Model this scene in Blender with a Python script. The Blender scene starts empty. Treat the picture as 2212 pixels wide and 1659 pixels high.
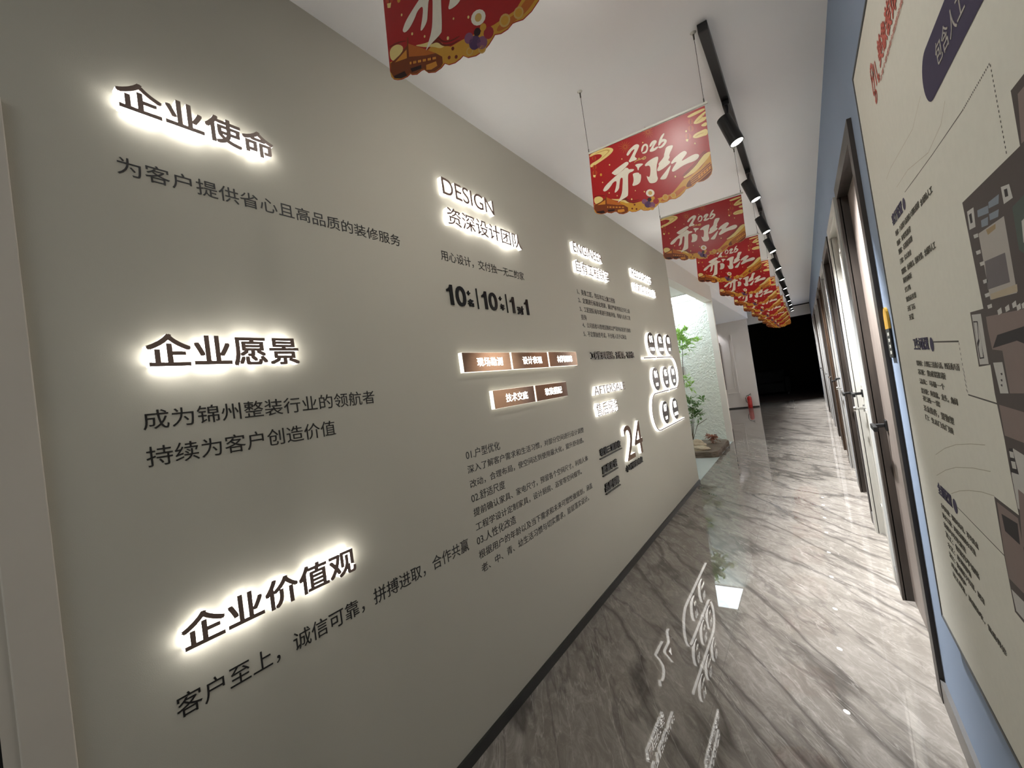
import bpy, bmesh, math, random
from mathutils import Vector, Matrix
from mathutils.geometry import tessellate_polygon
random.seed(7)
S = bpy.context.scene
COL = S.collection

# ------------------------------------------------------------------ camera
R_, U_, F_ = [Vector(v) for v in (((0.808406,0.571094,-0.142588),
 (0.130479,0.062352,0.989488),
 (-0.573981,0.818513,0.024110)))]
CAM_POS = Vector((1.1575,0.0000,1.2868))
cd = bpy.data.cameras.new('camera'); cam = bpy.data.objects.new('camera', cd); COL.objects.link(cam)
cd.sensor_fit = 'HORIZONTAL'; cd.sensor_width = 36.0; cd.lens = 36.0 * 910 / 2212; cd.clip_start = .02; cd.clip_end = 100
cam.matrix_world = Matrix(((R_.x, U_.x, -F_.x, CAM_POS.x), (R_.y, U_.y, -F_.y, CAM_POS.y), (R_.z, U_.z, -F_.z, CAM_POS.z), (0, 0, 0, 1)))
S.camera = cam
# ------------------------------------------------------------------ world, exposure
w = bpy.data.worlds.new('world'); S.world = w; w.use_nodes = True
w.node_tree.nodes['Background'].inputs[0].default_value = (.8, .85, 1, 1)
w.node_tree.nodes['Background'].inputs[1].default_value = .0
S.view_settings.view_transform = 'Standard'; S.view_settings.look = 'None'
S.view_settings.exposure = 0.82; S.view_settings.gamma = 1.0; S.view_settings.use_curve_mapping = False
S.cycles.use_denoising = True; S.cycles.max_bounces = 8; S.cycles.sample_clamp_indirect = 6.0
W = 1.3991          # corridor width; left wall x = 0, right wall x = W
H = 2.60           # ceiling height
# light levels
SPOT_W, DOWN_W, LOBBY_W, LETTER_E, ALCOVE_E = 325.0, 10.0, 11.0, 1.8, 4.6

def area_light(name, loc, size, size_y, power, color=(1, 1, 1), rot=(0, 0, 0)):
    d = bpy.data.lights.new(name, 'AREA'); d.shape = 'RECTANGLE'; d.size = size; d.size_y = size_y; d.energy = power; d.color = color
    o = bpy.data.objects.new(name, d); COL.objects.link(o); o.location = loc; o.rotation_euler = rot
    return o
def spot_light(name, loc, direction, power, angle, blend, color=(1, 1, 1), radius=.02, parent=None):
    d = bpy.data.lights.new(name, 'SPOT'); d.energy = power; d.spot_size = math.radians(angle); d.spot_blend = blend; d.color = color; d.shadow_soft_size = radius
    o = bpy.data.objects.new(name, d); COL.objects.link(o); o.location = loc
    o.rotation_mode = 'QUATERNION'; o.rotation_quaternion = Vector(direction).to_track_quat('-Z', 'Y')
    if parent: o.parent = parent
    return o
# added fill light behind the camera, standing in for the unseen lobby's light
area_light('lobby_fill', (.62, -1.6, 2.55), .9, 1.6, LOBBY_W, (.98, 1, .97))

# ------------------------------------------------------------------ materials
def lin(c):
    return tuple(((v / 255) / 12.92 if v / 255 <= .04045 else ((v / 255 + .055) / 1.055) ** 2.4) for v in c)
def mat(name, rgb, rough=.5, metal=0, spec=.5, emit=0, emit_rgb=None, srgb=True, noise=0, nscale=60, bump=0, bscale=200):
    m = bpy.data.materials.new(name); m.use_nodes = True; nt = m.node_tree; b = nt.nodes['Principled BSDF']
    c = lin(rgb) if srgb else rgb
    b.inputs['Base Color'].default_value = (*c, 1); b.inputs['Roughness'].default_value = rough; b.inputs['Metallic'].default_value = metal
    b.inputs['Specular IOR Level'].default_value = spec
    if emit:
        b.inputs['Emission Color'].default_value = (*(lin(emit_rgb) if emit_rgb else c), 1); b.inputs['Emission Strength'].default_value = emit
    if noise or bump:
        tc = nt.nodes.new('ShaderNodeTexCoord')
    if noise:
        n = nt.nodes.new('ShaderNodeTexNoise'); n.inputs['Scale'].default_value = nscale; n.inputs['Detail'].default_value = 4
        nt.links.new(tc.outputs['Object'], n.inputs['Vector'])
        mx = nt.nodes.new('ShaderNodeMix'); mx.data_type = 'RGBA'
        mx.inputs[6].default_value = (*[v * (1 - noise) for v in c], 1); mx.inputs[7].default_value = (*[min(1, v * (1 + noise)) for v in c], 1)
        nt.links.new(n.outputs['Fac'], mx.inputs[0]); nt.links.new(mx.outputs[2], b.inputs['Base Color'])
    if bump:
        n2 = nt.nodes.new('ShaderNodeTexNoise'); n2.inputs['Scale'].default_value = bscale; n2.inputs['Detail'].default_value = 3
        nt.links.new(tc.outputs['Object'], n2.inputs['Vector'])
        bp = nt.nodes.new('ShaderNodeBump'); bp.inputs['Strength'].default_value = bump; bp.inputs['Distance'].default_value = .002
        nt.links.new(n2.outputs['Fac'], bp.inputs['Height']); nt.links.new(bp.outputs['Normal'], b.inputs['Normal'])
    return m
M = {}
M['wall'] = mat('warm_grey_paint', (184, 180, 167), .85, spec=.2, noise=.02, nscale=3, bump=.08, bscale=500)
M['blue'] = mat('blue_grey_paint', (152, 168, 192), .8, spec=.2, noise=.03, nscale=4, bump=.08, bscale=500)
M['ceil'] = mat('white_ceiling_paint', (246, 245, 244), .9, spec=.1, noise=.01, nscale=3)
M['white'] = mat('white_paint', (222, 216, 208), .6, noise=.02, nscale=5)
M['cream'] = mat('cream_casing', (196, 188, 176), .6, noise=.03, nscale=8)
M['skirt'] = mat('dark_skirting', (42, 42, 40), .35, noise=.1, nscale=20)
M['skirtgrey'] = mat('grey_metal_skirting', (120, 118, 116), .35, metal=.6, noise=.05, nscale=30)
M['black'] = mat('black_metal', (18, 18, 18), .4, noise=.1, nscale=40)
M['ink'] = mat('black_vinyl', (22, 20, 19), .5, noise=.05, nscale=80)
M['acrylicblack'] = mat('black_acrylic', (16, 15, 14), .25, noise=.05, nscale=80)
M['lum'] = mat('luminous_acrylic', (250, 250, 250), .4, emit=LETTER_E, emit_rgb=(255, 252, 246))
M['edge'] = mat('white_acrylic_edge', (240, 240, 232), .3, emit=.75, emit_rgb=(255, 250, 238))
M['glyph'] = mat('lit_white_glyph', (250, 250, 245), .4, emit=1.3, emit_rgb=(255, 252, 246))
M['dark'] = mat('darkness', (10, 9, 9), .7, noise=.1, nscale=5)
M['carpet'] = mat('brown_carpet', (64, 48, 38), .95, noise=.25, nscale=120, bump=.3, bscale=300)
def brushed():
    m = bpy.data.materials.new('brushed_bronze'); m.use_nodes = True; nt = m.node_tree; b = nt.nodes['Principled BSDF']
    b.inputs['Metallic'].default_value = 1; b.inputs['Roughness'].default_value = .13
    tc = nt.nodes.new('ShaderNodeTexCoord'); mp = nt.nodes.new('ShaderNodeMapping'); mp.inputs['Scale'].default_value = (1, 4, 900)
    n = nt.nodes.new('ShaderNodeTexNoise'); n.inputs['Scale'].default_value = 1; n.inputs['Detail'].default_value = 2
    nt.links.new(tc.outputs['Object'], mp.inputs[0]); nt.links.new(mp.outputs[0], n.inputs['Vector'])
    cr = nt.nodes.new('ShaderNodeValToRGB'); cr.color_ramp.elements[0].color = (*lin((96, 74, 60)), 1); cr.color_ramp.elements[1].color = (*lin((140, 108, 86)), 1)
    nt.links.new(n.outputs['Fac'], cr.inputs[0]); nt.links.new(cr.outputs[0], b.inputs['Base Color'])
    bp = nt.nodes.new('ShaderNodeBump'); bp.inputs['Strength'].default_value = .04; bp.inputs['Distance'].default_value = .001
    nt.links.new(n.outputs['Fac'], bp.inputs['Height']); nt.links.new(bp.outputs[0], b.inputs['Normal'])
    return m
M['bronze'] = brushed()
M['face'] = mat('brown_metal_face', (118, 98, 88), .35, metal=.15, noise=.12, nscale=200)
M['discface'] = mat('bronze_disc_dark_reflection', (78, 64, 55), .22, metal=.75, noise=.15, nscale=30)  # bronze tone darkened to stand for the dark that the discs mirror
M['chrome'] = mat('chrome', (210, 210, 208), .15, metal=1, noise=.02, nscale=50)

def marble():
    m = bpy.data.materials.new('grey_marble_tile'); m.use_nodes = True; nt = m.node_tree; L = nt.links; N = nt.nodes.new; b = nt.nodes['Principled BSDF']
    tc = N('ShaderNodeTexCoord')
    def mapped(scale, rot, src=None):
        mp = N('ShaderNodeMapping'); mp.vector_type = 'TEXTURE'; mp.inputs['Rotation'].default_value = (0, 0, math.radians(-rot - 8)); mp.inputs['Scale'].default_value = tuple(1 / v for v in scale)
        L.new(src or tc.outputs['Object'], mp.inputs[0]); return mp.outputs[0]
    def noise(vec, scale, detail=6, rough=.6, dist=0):
        n = N('ShaderNodeTexNoise'); n.inputs['Scale'].default_value = scale; n.inputs['Detail'].default_value = detail; n.inputs['Roughness'].default_value = rough; n.inputs['Distortion'].default_value = dist
        L.new(vec, n.inputs['Vector']); return n.outputs['Fac']
    def math_(op, a, b_=None, c=None):
        n = N('ShaderNodeMath'); n.operation = op
        for i, v in enumerate((a, b_, c)):
            if v is None: continue
            if isinstance(v, (int, float)): n.inputs[i].default_value = v
            else: L.new(v, n.inputs[i])
        return n.outputs[0]
    def ramp(f, stops):
        r = N('ShaderNodeValToRGB'); e = r.color_ramp.elements
        while len(e) < len(stops): e.new(.5)
        for k, (p, c) in zip(e, stops): k.position = p; k.color = (*c, 1)
        L.new(f, r.inputs[0]); return r.outputs[0]
    def mix(f, a, b_, mode='MIX'):
        n = N('ShaderNodeMix'); n.data_type = 'RGBA'; n.blend_type = mode
        for i, v in ((0, f), (6, a), (7, b_)):
            if isinstance(v, (int, float)): n.inputs[i].default_value = v
            elif isinstance(v, tuple): n.inputs[i].default_value = (*v, 1)
            else: L.new(v, n.inputs[i])
        return n.outputs[2]
    # veins run on the diagonal from (-x,+y) to (+x,-y): stretch along it
    along = mapped((.8, 2.4, 1), 45)
    fine = mapped((3.2, 9, 1), 45)
    base = ramp(noise(along, 1.8, 12, .74, .6), [(.25, lin((100, 94, 87))), (.5, lin((119, 113, 106))), (.78, lin((140, 134, 127)))])
    streak = noise(fine, 2.4, 9, .78, 1.2)
    base = mix(math_('MULTIPLY', math_('MAXIMUM', math_('SUBTRACT', streak, .46), 0.0), 2.0), base, lin((172, 166, 159)), 'MIX')
    def vein(scale, rot, vec_scale, width, seed):
        v = mapped(vec_scale, rot); mp = N('ShaderNodeVectorMath'); mp.operation = 'ADD'; mp.inputs[1].default_value = (seed, seed * .37, 0); L.new(v, mp.inputs[0])
        n = noise(mp.outputs[0], scale, 7, .5, .28)
        d = math_('ABSOLUTE', math_('SUBTRACT', n, .5))
        return math_('SUBTRACT', 1.0, math_('MINIMUM', math_('DIVIDE', d, width), 1.0))
    v1 = vein(1.3, 45, (.42, 2.0, 1), .030, 3.1); v2 = vein(2.2, 43, (.42, 2.0, 1), .022, 9.7); v3 = vein(3.0, 47, (.35, 3.2, 1), .008, 17.3)
    gate = noise(mapped((.8, 1.6, 1), 45), 1.4, 3)
    c = mix(math_('MULTIPLY', v1, .8), base, lin((72, 68, 64)))
    c = mix(math_('MULTIPLY', v2, math_('MULTIPLY', gate, 1.1)), c, lin((80, 75, 71)))
    c = mix(math_('MULTIPLY', v3, .22), c, lin((200, 195, 188)))
    # grout lines: tiles 0.75 x 1.50 m
    sp = N('ShaderNodeSeparateXYZ'); L.new(tc.outputs['Object'], sp.inputs[0])
    def grout(coord, off, period, half):
        t = math_('FRACT', math_('DIVIDE', math_('SUBTRACT', coord, off), period))
        d = math_('MULTIPLY', math_('MINIMUM', t, math_('SUBTRACT', 1.0, t)), period)
        return math_('LESS_THAN', d, half)
    g = math_('MAXIMUM', grout(sp.outputs[0], .695, .75, .0011), grout(sp.outputs[1], 2.353, 1.5, .0009))
    c = mix(math_('MULTIPLY', g, .55), c, lin((92, 88, 84)))
    L.new(c, b.inputs['Base Color'])
    b.inputs['Roughness'].default_value = .012; b.inputs['IOR'].default_value = 1.5; b.inputs['Specular IOR Level'].default_value = .5
    
    return m
M['marble'] = marble()
def plaster():
    m = bpy.data.materials.new('rough_green_plaster'); m.use_nodes = True; nt = m.node_tree; b = nt.nodes['Principled BSDF']; L = nt.links
    b.inputs['Base Color'].default_value = (*lin((226, 230, 220)), 1); b.inputs['Roughness'].default_value = .8
    tc = nt.nodes.new('ShaderNodeTexCoord'); n = nt.nodes.new('ShaderNodeTexNoise'); n.inputs['Scale'].default_value = 20; n.inputs['Detail'].default_value = 3; n.inputs['Distortion'].default_value = .8
    L.new(tc.outputs['Object'], n.inputs['Vector']); cr = nt.nodes.new('ShaderNodeValToRGB'); cr.color_ramp.elements[0].position = .42; cr.color_ramp.elements[1].position = .58
    L.new(n.outputs['Fac'], cr.inputs[0]); bp = nt.nodes.new('ShaderNodeBump'); bp.inputs['Strength'].default_value = .5; bp.inputs['Distance'].default_value = .015
    L.new(cr.outputs[0], bp.inputs['Height']); L.new(bp.outputs[0], b.inputs['Normal'])
    return m
M['plaster'] = plaster()
def wood(name, a, b_, rough=.5, sc=(6, 6, .7)):
    m = bpy.data.materials.new(name); m.use_nodes = True; nt = m.node_tree; b = nt.nodes['Principled BSDF']; L = nt.links
    tc = nt.nodes.new('ShaderNodeTexCoord'); mp = nt.nodes.new('ShaderNodeMapping'); mp.inputs['Scale'].default_value = sc
    n = nt.nodes.new('ShaderNodeTexNoise'); n.inputs['Scale'].default_value = 6; n.inputs['Detail'].default_value = 5
    L.new(tc.outputs['Object'], mp.inputs[0]); L.new(mp.outputs[0], n.inputs['Vector'])
    cr = nt.nodes.new('ShaderNodeValToRGB'); cr.color_ramp.elements[0].position = .3; cr.color_ramp.elements[1].position = .7
    cr.color_ramp.elements[0].color = (*lin(a), 1); cr.color_ramp.elements[1].color = (*lin(b_), 1)
    L.new(n.outputs['Fac'], cr.inputs[0]); L.new(cr.outputs[0], b.inputs['Base Color']); b.inputs['Roughness'].default_value = rough
    return m
M['darkwood'] = wood('dark_brown_veneer', (44, 38, 34), (62, 54, 48), .45)
M['beigewood'] = wood('pale_beige_veneer', (118, 107, 100), (132, 120, 112), .5)
M['brownwood'] = wood('brown_veneer', (98, 84, 72), (120, 104, 92), .5)
M['tanwood'] = wood('tan_veneer', (146, 126, 108), (160, 140, 120), .5)
M['amberwood'] = wood('reddish_brown_veneer', (58, 44, 34), (80, 60, 44), .45)
M['whitedoor'] = mat('white_lacquer', (188, 185, 177), .4, noise=.02, nscale=6)
M['palegrey'] = mat('pale_grey_lacquer', (164, 161, 158), .45, noise=.02, nscale=6)
M['logwood'] = wood('weathered_slab', (74, 62, 50), (122, 108, 94), .8, (1.5, 8, 8))
M['leaf'] = mat('fresh_green_leaf', (160, 202, 104), .5, noise=.3, nscale=25)
M['leafdark'] = mat('deep_green_leaf', (98, 134, 72), .55, noise=.3, nscale=25)
for k in ('leaf', 'leafdark'):
    nt = M[k].node_tree; b = nt.nodes['Principled BSDF']; tr = nt.nodes.new('ShaderNodeBsdfTranslucent'); mx = nt.nodes.new('ShaderNodeMixShader'); mx.inputs[0].default_value = .45
    src = b.inputs['Base Color'].links[0].from_socket; nt.links.new(src, tr.inputs['Color'])
    nt.links.new(b.outputs[0], mx.inputs[1]); nt.links.new(tr.outputs[0], mx.inputs[2]); nt.links.new(mx.outputs[0], nt.nodes['Material Output'].inputs['Surface'])
M['redleaf'] = mat('rust_red_leaf', (142, 78, 50), .6, noise=.3, nscale=40)
M['stem'] = mat('brown_stem', (86, 72, 50), .7, noise=.2, nscale=60)
M['stone'] = mat('pale_rock', (186, 172, 148), .9, noise=.25, nscale=14, bump=.8, bscale=40)
M['alcovefloor'] = mat('pale_blue_grey_tile', (186, 194, 192), .25, noise=.03, nscale=12)
M['panel'] = mat('lit_ceiling_panel', (255, 255, 255), .5, emit=ALCOVE_E, emit_rgb=(232, 246, 255))
M['lens'] = mat('lamp_lens', (255, 255, 255), .3, emit=14, emit_rgb=(255, 250, 240))
M['red'] = mat('extinguisher_red', (176, 30, 28), .35, noise=.05, nscale=30)
M['yellow'] = mat('sign_yellow', (214, 164, 40), .4, noise=.03, nscale=60)
M['signwhite'] = mat('sign_white', (230, 228, 220), .5, noise=.02, nscale=60)
M['cord'] = mat('grey_cord', (70, 66, 60), .6, noise=.1, nscale=60)
M['rail'] = mat('clear_plastic_rail', (205, 203, 192), .25, noise=.03, nscale=60)
# printed inks of the banner (glossy sheet) and of the poster (matte)
BR = dict(rough=.3, spec=.35)
for k, c in dict(bred=(168, 28, 30), gold=(206, 150, 52), orange=(188, 102, 38), cream=(232, 206, 132), rust=(112, 32, 20), brown=(122, 58, 28), amber=(214, 140, 52),
                 tan=(204, 164, 92), lantern=(186, 66, 36), firework=(190, 104, 48), dark=(46, 22, 24), ivory=(236, 226, 208), mauve=(132, 82, 112), purple=(84, 54, 92), crimson=(160, 40, 48)).items():
    M['b_' + k] = mat('banner_' + k, c, noise=.06, nscale=90, **BR)
for k, c in dict(board=(234, 232, 221), ink=(96, 92, 86), pale=(188, 182, 164), faint=(206, 196, 180), plan=(92, 84, 82), mauve=(142, 126, 122), rug=(186, 180, 174), pillow=(140, 150, 162), white=(204, 202, 198),
                 dark=(62, 58, 60), blanket=(118, 112, 114), ochre=(168, 146, 112), green=(88, 98, 92), beige=(190, 176, 152), purple=(72, 66, 92), head=(78, 72, 98), text=(120, 116, 106),
                 logo=(206, 112, 100), logopale=(222, 168, 156)).items():
    M['p_' + k] = mat('poster_' + k, c, .7, spec=.2, noise=.04, nscale=60)
M['posteredge'] = mat('poster_dark_edge', (64, 66, 68), .5, noise=.05, nscale=40)

# ------------------------------------------------------------------ builders
class MB:
    """collects shapes (world or local coordinates) that become ONE mesh object"""
    def __init__(s): s.v = []; s.f = []; s.m = []
    def add(s, vs, fs, mi=0):
        o = len(s.v); s.v += [tuple(v) for v in vs]; s.f += [tuple(i + o for i in f) for f in fs]; s.m += [mi] * len(fs); return s
    def box(s, x0, x1, y0, y1, z0, z1, mi=0):
        return s.add([(x, y, z) for x in (x0, x1) for y in (y0, y1) for z in (z0, z1)],
                     [(0, 1, 3, 2), (4, 6, 7, 5), (0, 4, 5, 1), (2, 3, 7, 6), (0, 2, 6, 4), (1, 5, 7, 3)], mi)
    def tube(s, pts, r, n=8, mi=0, cap=True):
        pts = [Vector(p) for p in pts]; rs = r if isinstance(r, (list, tuple)) else [r] * len(pts); rings = []
        for i, p in enumerate(pts):
            t = (pts[min(i + 1, len(pts) - 1)] - pts[max(i - 1, 0)]).normalized()
            a = Vector((0, 0, 1)) if abs(t.z) < .9 else Vector((1, 0, 0))
            u = t.cross(a).normalized(); v = t.cross(u)
            rings.append([p + (u * math.cos(2 * math.pi * k / n) + v * math.sin(2 * math.pi * k / n)) * rs[i] for k in range(n)])
        fs = []
        for i in range(len(pts) - 1):
            for k in range(n): fs.append((i * n + k, i * n + (k + 1) % n, (i + 1) * n + (k + 1) % n, (i + 1) * n + k))
        if cap: fs += [tuple(range(n - 1, -1, -1)), tuple(range((len(pts) - 1) * n, len(pts) * n))]
        return s.add([q for g in rings for q in g], fs, mi)
    def poly(s, pts3, mi=0):
        """a filled (possibly concave) flat outline"""
        pts3 = [Vector(p) for p in pts3]
        return s.add(pts3, [tuple(t) for t in tessellate_polygon([pts3])], mi)
    def build(s, name, mats, parent=None, smooth=False, loc=None, bevel=0):
        me = bpy.data.meshes.new(name); o = Vector(loc) if loc is not None else (parent.location.copy() if parent else Vector((0, 0, 0)))
        if parent and loc is None and parent.parent: o = root_loc(parent)
        me.from_pydata([tuple(Vector(v) - o) for v in s.v], [], s.f)
        for m in (mats if isinstance(mats, (list, tuple)) else [mats]): me.materials.append(m)
        if any(s.m): me.polygons.foreach_set('material_index', s.m)
        bm = bmesh.new(); bm.from_mesh(me); bmesh.ops.recalc_face_normals(bm, faces=bm.faces)
        bm.to_mesh(me); bm.free()
        if smooth: me.polygons.foreach_set('use_smooth', [True] * len(me.polygons))
        me.update()
        ob = bpy.data.objects.new(name, me); COL.objects.link(ob)
        if parent: ob.parent = parent
        else: ob.location = o
        if bevel:
            b = ob.modifiers.new('bevel', 'BEVEL'); b.width = bevel; b.segments = 2; b.limit_method = 'ANGLE'
        return ob
def root_loc(o):
    v = Vector((0, 0, 0))
    while o: v = v + o.location; o = o.parent
    return v
def tag(o, label=None, cat=None, group=None, kind=None):
    if label: o['label'] = label
    if cat: o['category'] = cat
    if group: o['group'] = group
    if kind: o['kind'] = kind
    return o
def thing(name, label, cat, loc, group=None):
    o = bpy.data.objects.new(name, None); COL.objects.link(o); o.empty_display_size = .05; o.location = loc
    return tag(o, label, cat, group)
def struct(name, mb, m, label=None):
    return tag(mb.build(name, m), label=label, kind='structure')
def copy_tree(o, parent=None):
    c = o.copy(); COL.objects.link(c); c.parent = parent
    for ch in list(o.children): copy_tree(ch, c)
    return c

# characters ---------------------------------------------------------
_geo = {}
def glyph(ch, off=0.0):
    """(vertices in em with w in 0..1, faces, advance)"""
    k = (ch, off)
    if k in _geo: return _geo[k]
    def raw(body, o_):
        cu = bpy.data.curves.new('t', 'FONT'); cu.body = body; cu.size = 1; cu.offset = o_; cu.extrude = .5; cu.resolution_u = 4
        ob = bpy.data.objects.new('t', cu); COL.objects.link(ob)
        dg = bpy.context.evaluated_depsgraph_get(); me = bpy.data.meshes.new_from_object(ob.evaluated_get(dg))
        v = [tuple(x.co) for x in me.vertices]; f = [tuple(p.vertices) for p in me.polygons]
        bpy.data.objects.remove(ob); bpy.data.curves.remove(cu); bpy.data.meshes.remove(me); return v, f
    v, f = raw(ch, 0) if ch.strip() else ([], [])
    if off > 0 and v:                                   # bolder strokes: four overlapping copies, no two faces in one plane
        V, Fc = [], []
        for k_, (sx, sy) in enumerate(((-1, -1), (1, -1), (-1, 1), (1, 1))):
            b = len(V); V += [(x + sx * off, y + sy * off, .02 * k_ + z * (1 - .06 * k_)) for x, y, z in v]; Fc += [tuple(i + b for i in q) for q in f]
        v, f = V, Fc
    if ord(ch) > 0x2e80: adv = 1.0
    else:
        q = lambda t: max(x[0] for x in raw(t, 0)[0])
        adv = q('|' + ch + '|') - q('||')
    _geo[k] = ([(x, y, z + .5) for x, y, z in v], f, adv)
    return _geo[k]
def layout(body, off=0.0, track=0.0):
    out = []; x = 0
    for ch in body:
        v, f, adv = glyph(ch, off)
        if v: out.append((ch, [(a + x, b, c) for a, b, c in v], f))
        x += adv + track
    return out
def fitted(body, u0, u1, z0, z1, off=0.0, track=0.0, whole=False):
    """characters scaled so the row spans u0..u1 and its first character (or the whole row) spans z0..z1"""
    L = layout(body, off, track)
    xs = [p[0] for _, v, _ in L for p in v]
    ys = [p[1] for p in (L[0][1] if not whole else [q for _, v, _ in L for q in v])]
    ku = (u1 - u0) / (max(xs) - min(xs)); kz = (z1 - z0) / (max(ys) - min(ys)); mx, my = min(xs), min(ys)
    return [(ch, [(u0 + (a - mx) * ku, z0 + (b - my) * kz, c) for a, b, c in v], f) for ch, v, f in L]
LEFT = lambda u, z, n: (n, u, z)                 # reads along +y, stands off the left wall
def RIGHT(x0): return lambda u, z, n: (x0 - n, -u, z)   # reads along -y (u = -y)
def put(mb, g, frame, n0, n1, mi=0):
    mb.add([frame(a, b, n0 + c * (n1 - n0)) for a, b, c in g[1]], g[2], mi)

# ------------------------------------------------------------------ the setting
FAR = 14.1
struct('floor', MB().box(-3, W + .3, -4, 14.2, -.1, 0), M['marble'])
struct('ceiling', MB().box(-3, W + .3, -4, 14.3, H, H + .1), M['ceil'])
struct('wall_left', MB().box(-.14, 0, -4, 5.0, 0, H), M['wall'])
struct('baseboard_left', MB().box(-.0005, .011, .14, 5.004, 0, .043), M['skirt'])
struct('wall_lobby', MB().box(-3, W + .3, -4.1, -4, 0, H), M['white'])
# alcove beside the corridor
struct('floor_alcove', MB().box(-1.6, -.012, 5.0, 7.68, -.02, .004), M['alcovefloor'])
struct('wall_alcove_end', MB().box(-1.7, -.085, 7.68, 7.74, 0, H), M['plaster'])
struct('wall_alcove_back', MB().box(-1.7, -1.6, 5.0, 7.68, 0, H), M['plaster'])
struct('wall_alcove_near', MB().box(-1.7, -.14, 4.86, 5.0, 0, H), M['white'])
struct('trim_1', MB().box(-.085, 0.004, 7.67, 7.75, 0, 2.345), M['white'])          # white corner post
struct('trim_2', MB().box(-.12, 0, 5.0, 7.76, 2.345, H), M['white'])                 # header over the alcove
struct('ceiling_alcove', MB().box(-1.6, -.12, 5.0, 7.68, 2.445, 2.5), M['ceil'])
# open side room beyond, and the end of the corridor
struct('ceiling_side', MB().box(-3, 0, 7.76, 13.1, 2.41, H), M['ceil'])
struct('wall_side_end', MB().box(-3, -.04, 13.1, 13.2, 0, H), M['white'])
struct('baseboard_side', MB().box(-3, -.04, 13.085, 13.1, 0, .032), M['skirt'])
struct('trim_3', MB().box(-2.99, W + .14, FAR, FAR + .2, 2.31, H), M['white'])         # bulkhead over the dark opening
struct('trim_4', MB().box(-.77, -.47, 13.07, 13.1, .43, .445).box(-.49, -.47, 13.07, 13.1, .445, 2.05)
       .box(-.70, -.55, 13.085, 13.1, .56, .57).box(-.56, -.55, 13.085, 13.1, .57, 1.9), M['white'])   # picture moulding
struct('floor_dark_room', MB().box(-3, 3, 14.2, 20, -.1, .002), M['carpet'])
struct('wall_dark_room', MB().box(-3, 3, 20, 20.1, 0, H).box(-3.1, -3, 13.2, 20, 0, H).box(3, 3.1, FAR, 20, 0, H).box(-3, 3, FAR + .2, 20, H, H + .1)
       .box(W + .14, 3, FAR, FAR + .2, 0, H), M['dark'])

# right wall with its row of doors ------------------------------------
DOORS = [  # y0, y1, frame, leaf, fittings, label
    (2.00, 2.815, 'darkwood', 'beigewood', 'black', 'nearest door, pale beige leaf in a wide dark brown frame'),
    (2.95, 3.76, 'whitedoor', 'whitedoor', 'both', 'white door in a white frame, second from the framed poster'),
    (3.90, 4.78, 'darkwood', 'brownwood', 'black', 'dark brown door in a dark frame, third from the framed poster'),
    (4.93, 5.72, 'palegrey', 'whitedoor', 'both', 'pale white door, fourth from the framed poster'),
    (5.88, 6.72, 'amberwood', 'tanwood', 'black', 'tan door in a reddish brown frame, fifth from the framed poster'),
    (6.88, 7.76, 'darkwood', 'tanwood', 'chrome', 'tan door in a dark brown frame, sixth from the framed poster'),
    (7.92, 8.76, 'palegrey', 'palegrey', 'chrome', 'pale grey door in a pale frame, seventh from the framed poster'),
    (8.92, 9.76, 'palegrey', 'whitedoor', 'chrome', 'white door, eighth from the framed poster'),
    (9.92, 10.76, 'darkwood', 'brownwood', 'chrome', 'brown door, ninth from the framed poster'),
    (10.92, 11.76, 'palegrey', 'whitedoor', 'black', 'white door, second from the dark end of the corridor'),
    (11.92, 12.80, 'palegrey', 'palegrey', 'chrome', 'pale door at the dark end of the corridor')]
TOP = 2.10
rw = MB(); bb = MB(); y = -4.0
for d in DOORS:
    rw.box(W, W + .14, y, d[0] + .005, 0, H)
    rw.box(W, W + .14, d[0] + .005, d[1] - .005, TOP - .005, H)
    bb.box(W - .012, W + .0005, y, d[0] - .001, 0, .085)
    y = d[1] - .005
rw.box(W, W + .14, y, FAR, 0, H); bb.box(W - .012, W + .0005, y + .006, FAR, 0, .085)
struct('wall_right', rw, M['blue'])
struct('baseboard_right', bb, M['skirtgrey'])
def handle(parent, y, z, kind, name='handle'):
    X = W + .03
    if kind == 'black':
        m = MB().box(X - .008, X, y - .026, y + .026, z - .026, z + .026)
        m.box(X - .05, X - .008, y - .009, y + .009, z - .009, z + .009); m.box(X - .062, X - .046, y - .115, y + .012, z - .012, z + .012)
        return m.build('handle', M['black'], parent, bevel=.003)
    m = MB(); m.tube([(X, y, z), (X - .01, y, z)], .026, 16); m.tube([(X - .01, y, z), (X - .045, y, z)], .008, 10)
    m.tube([(X - .045, y + .01, z), (X - .05, y - .03, z), (X - .046, y - .115, z)], [.011, .010, .008], 10)
    return m.build('handle', M['chrome'], parent, smooth=False)
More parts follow.
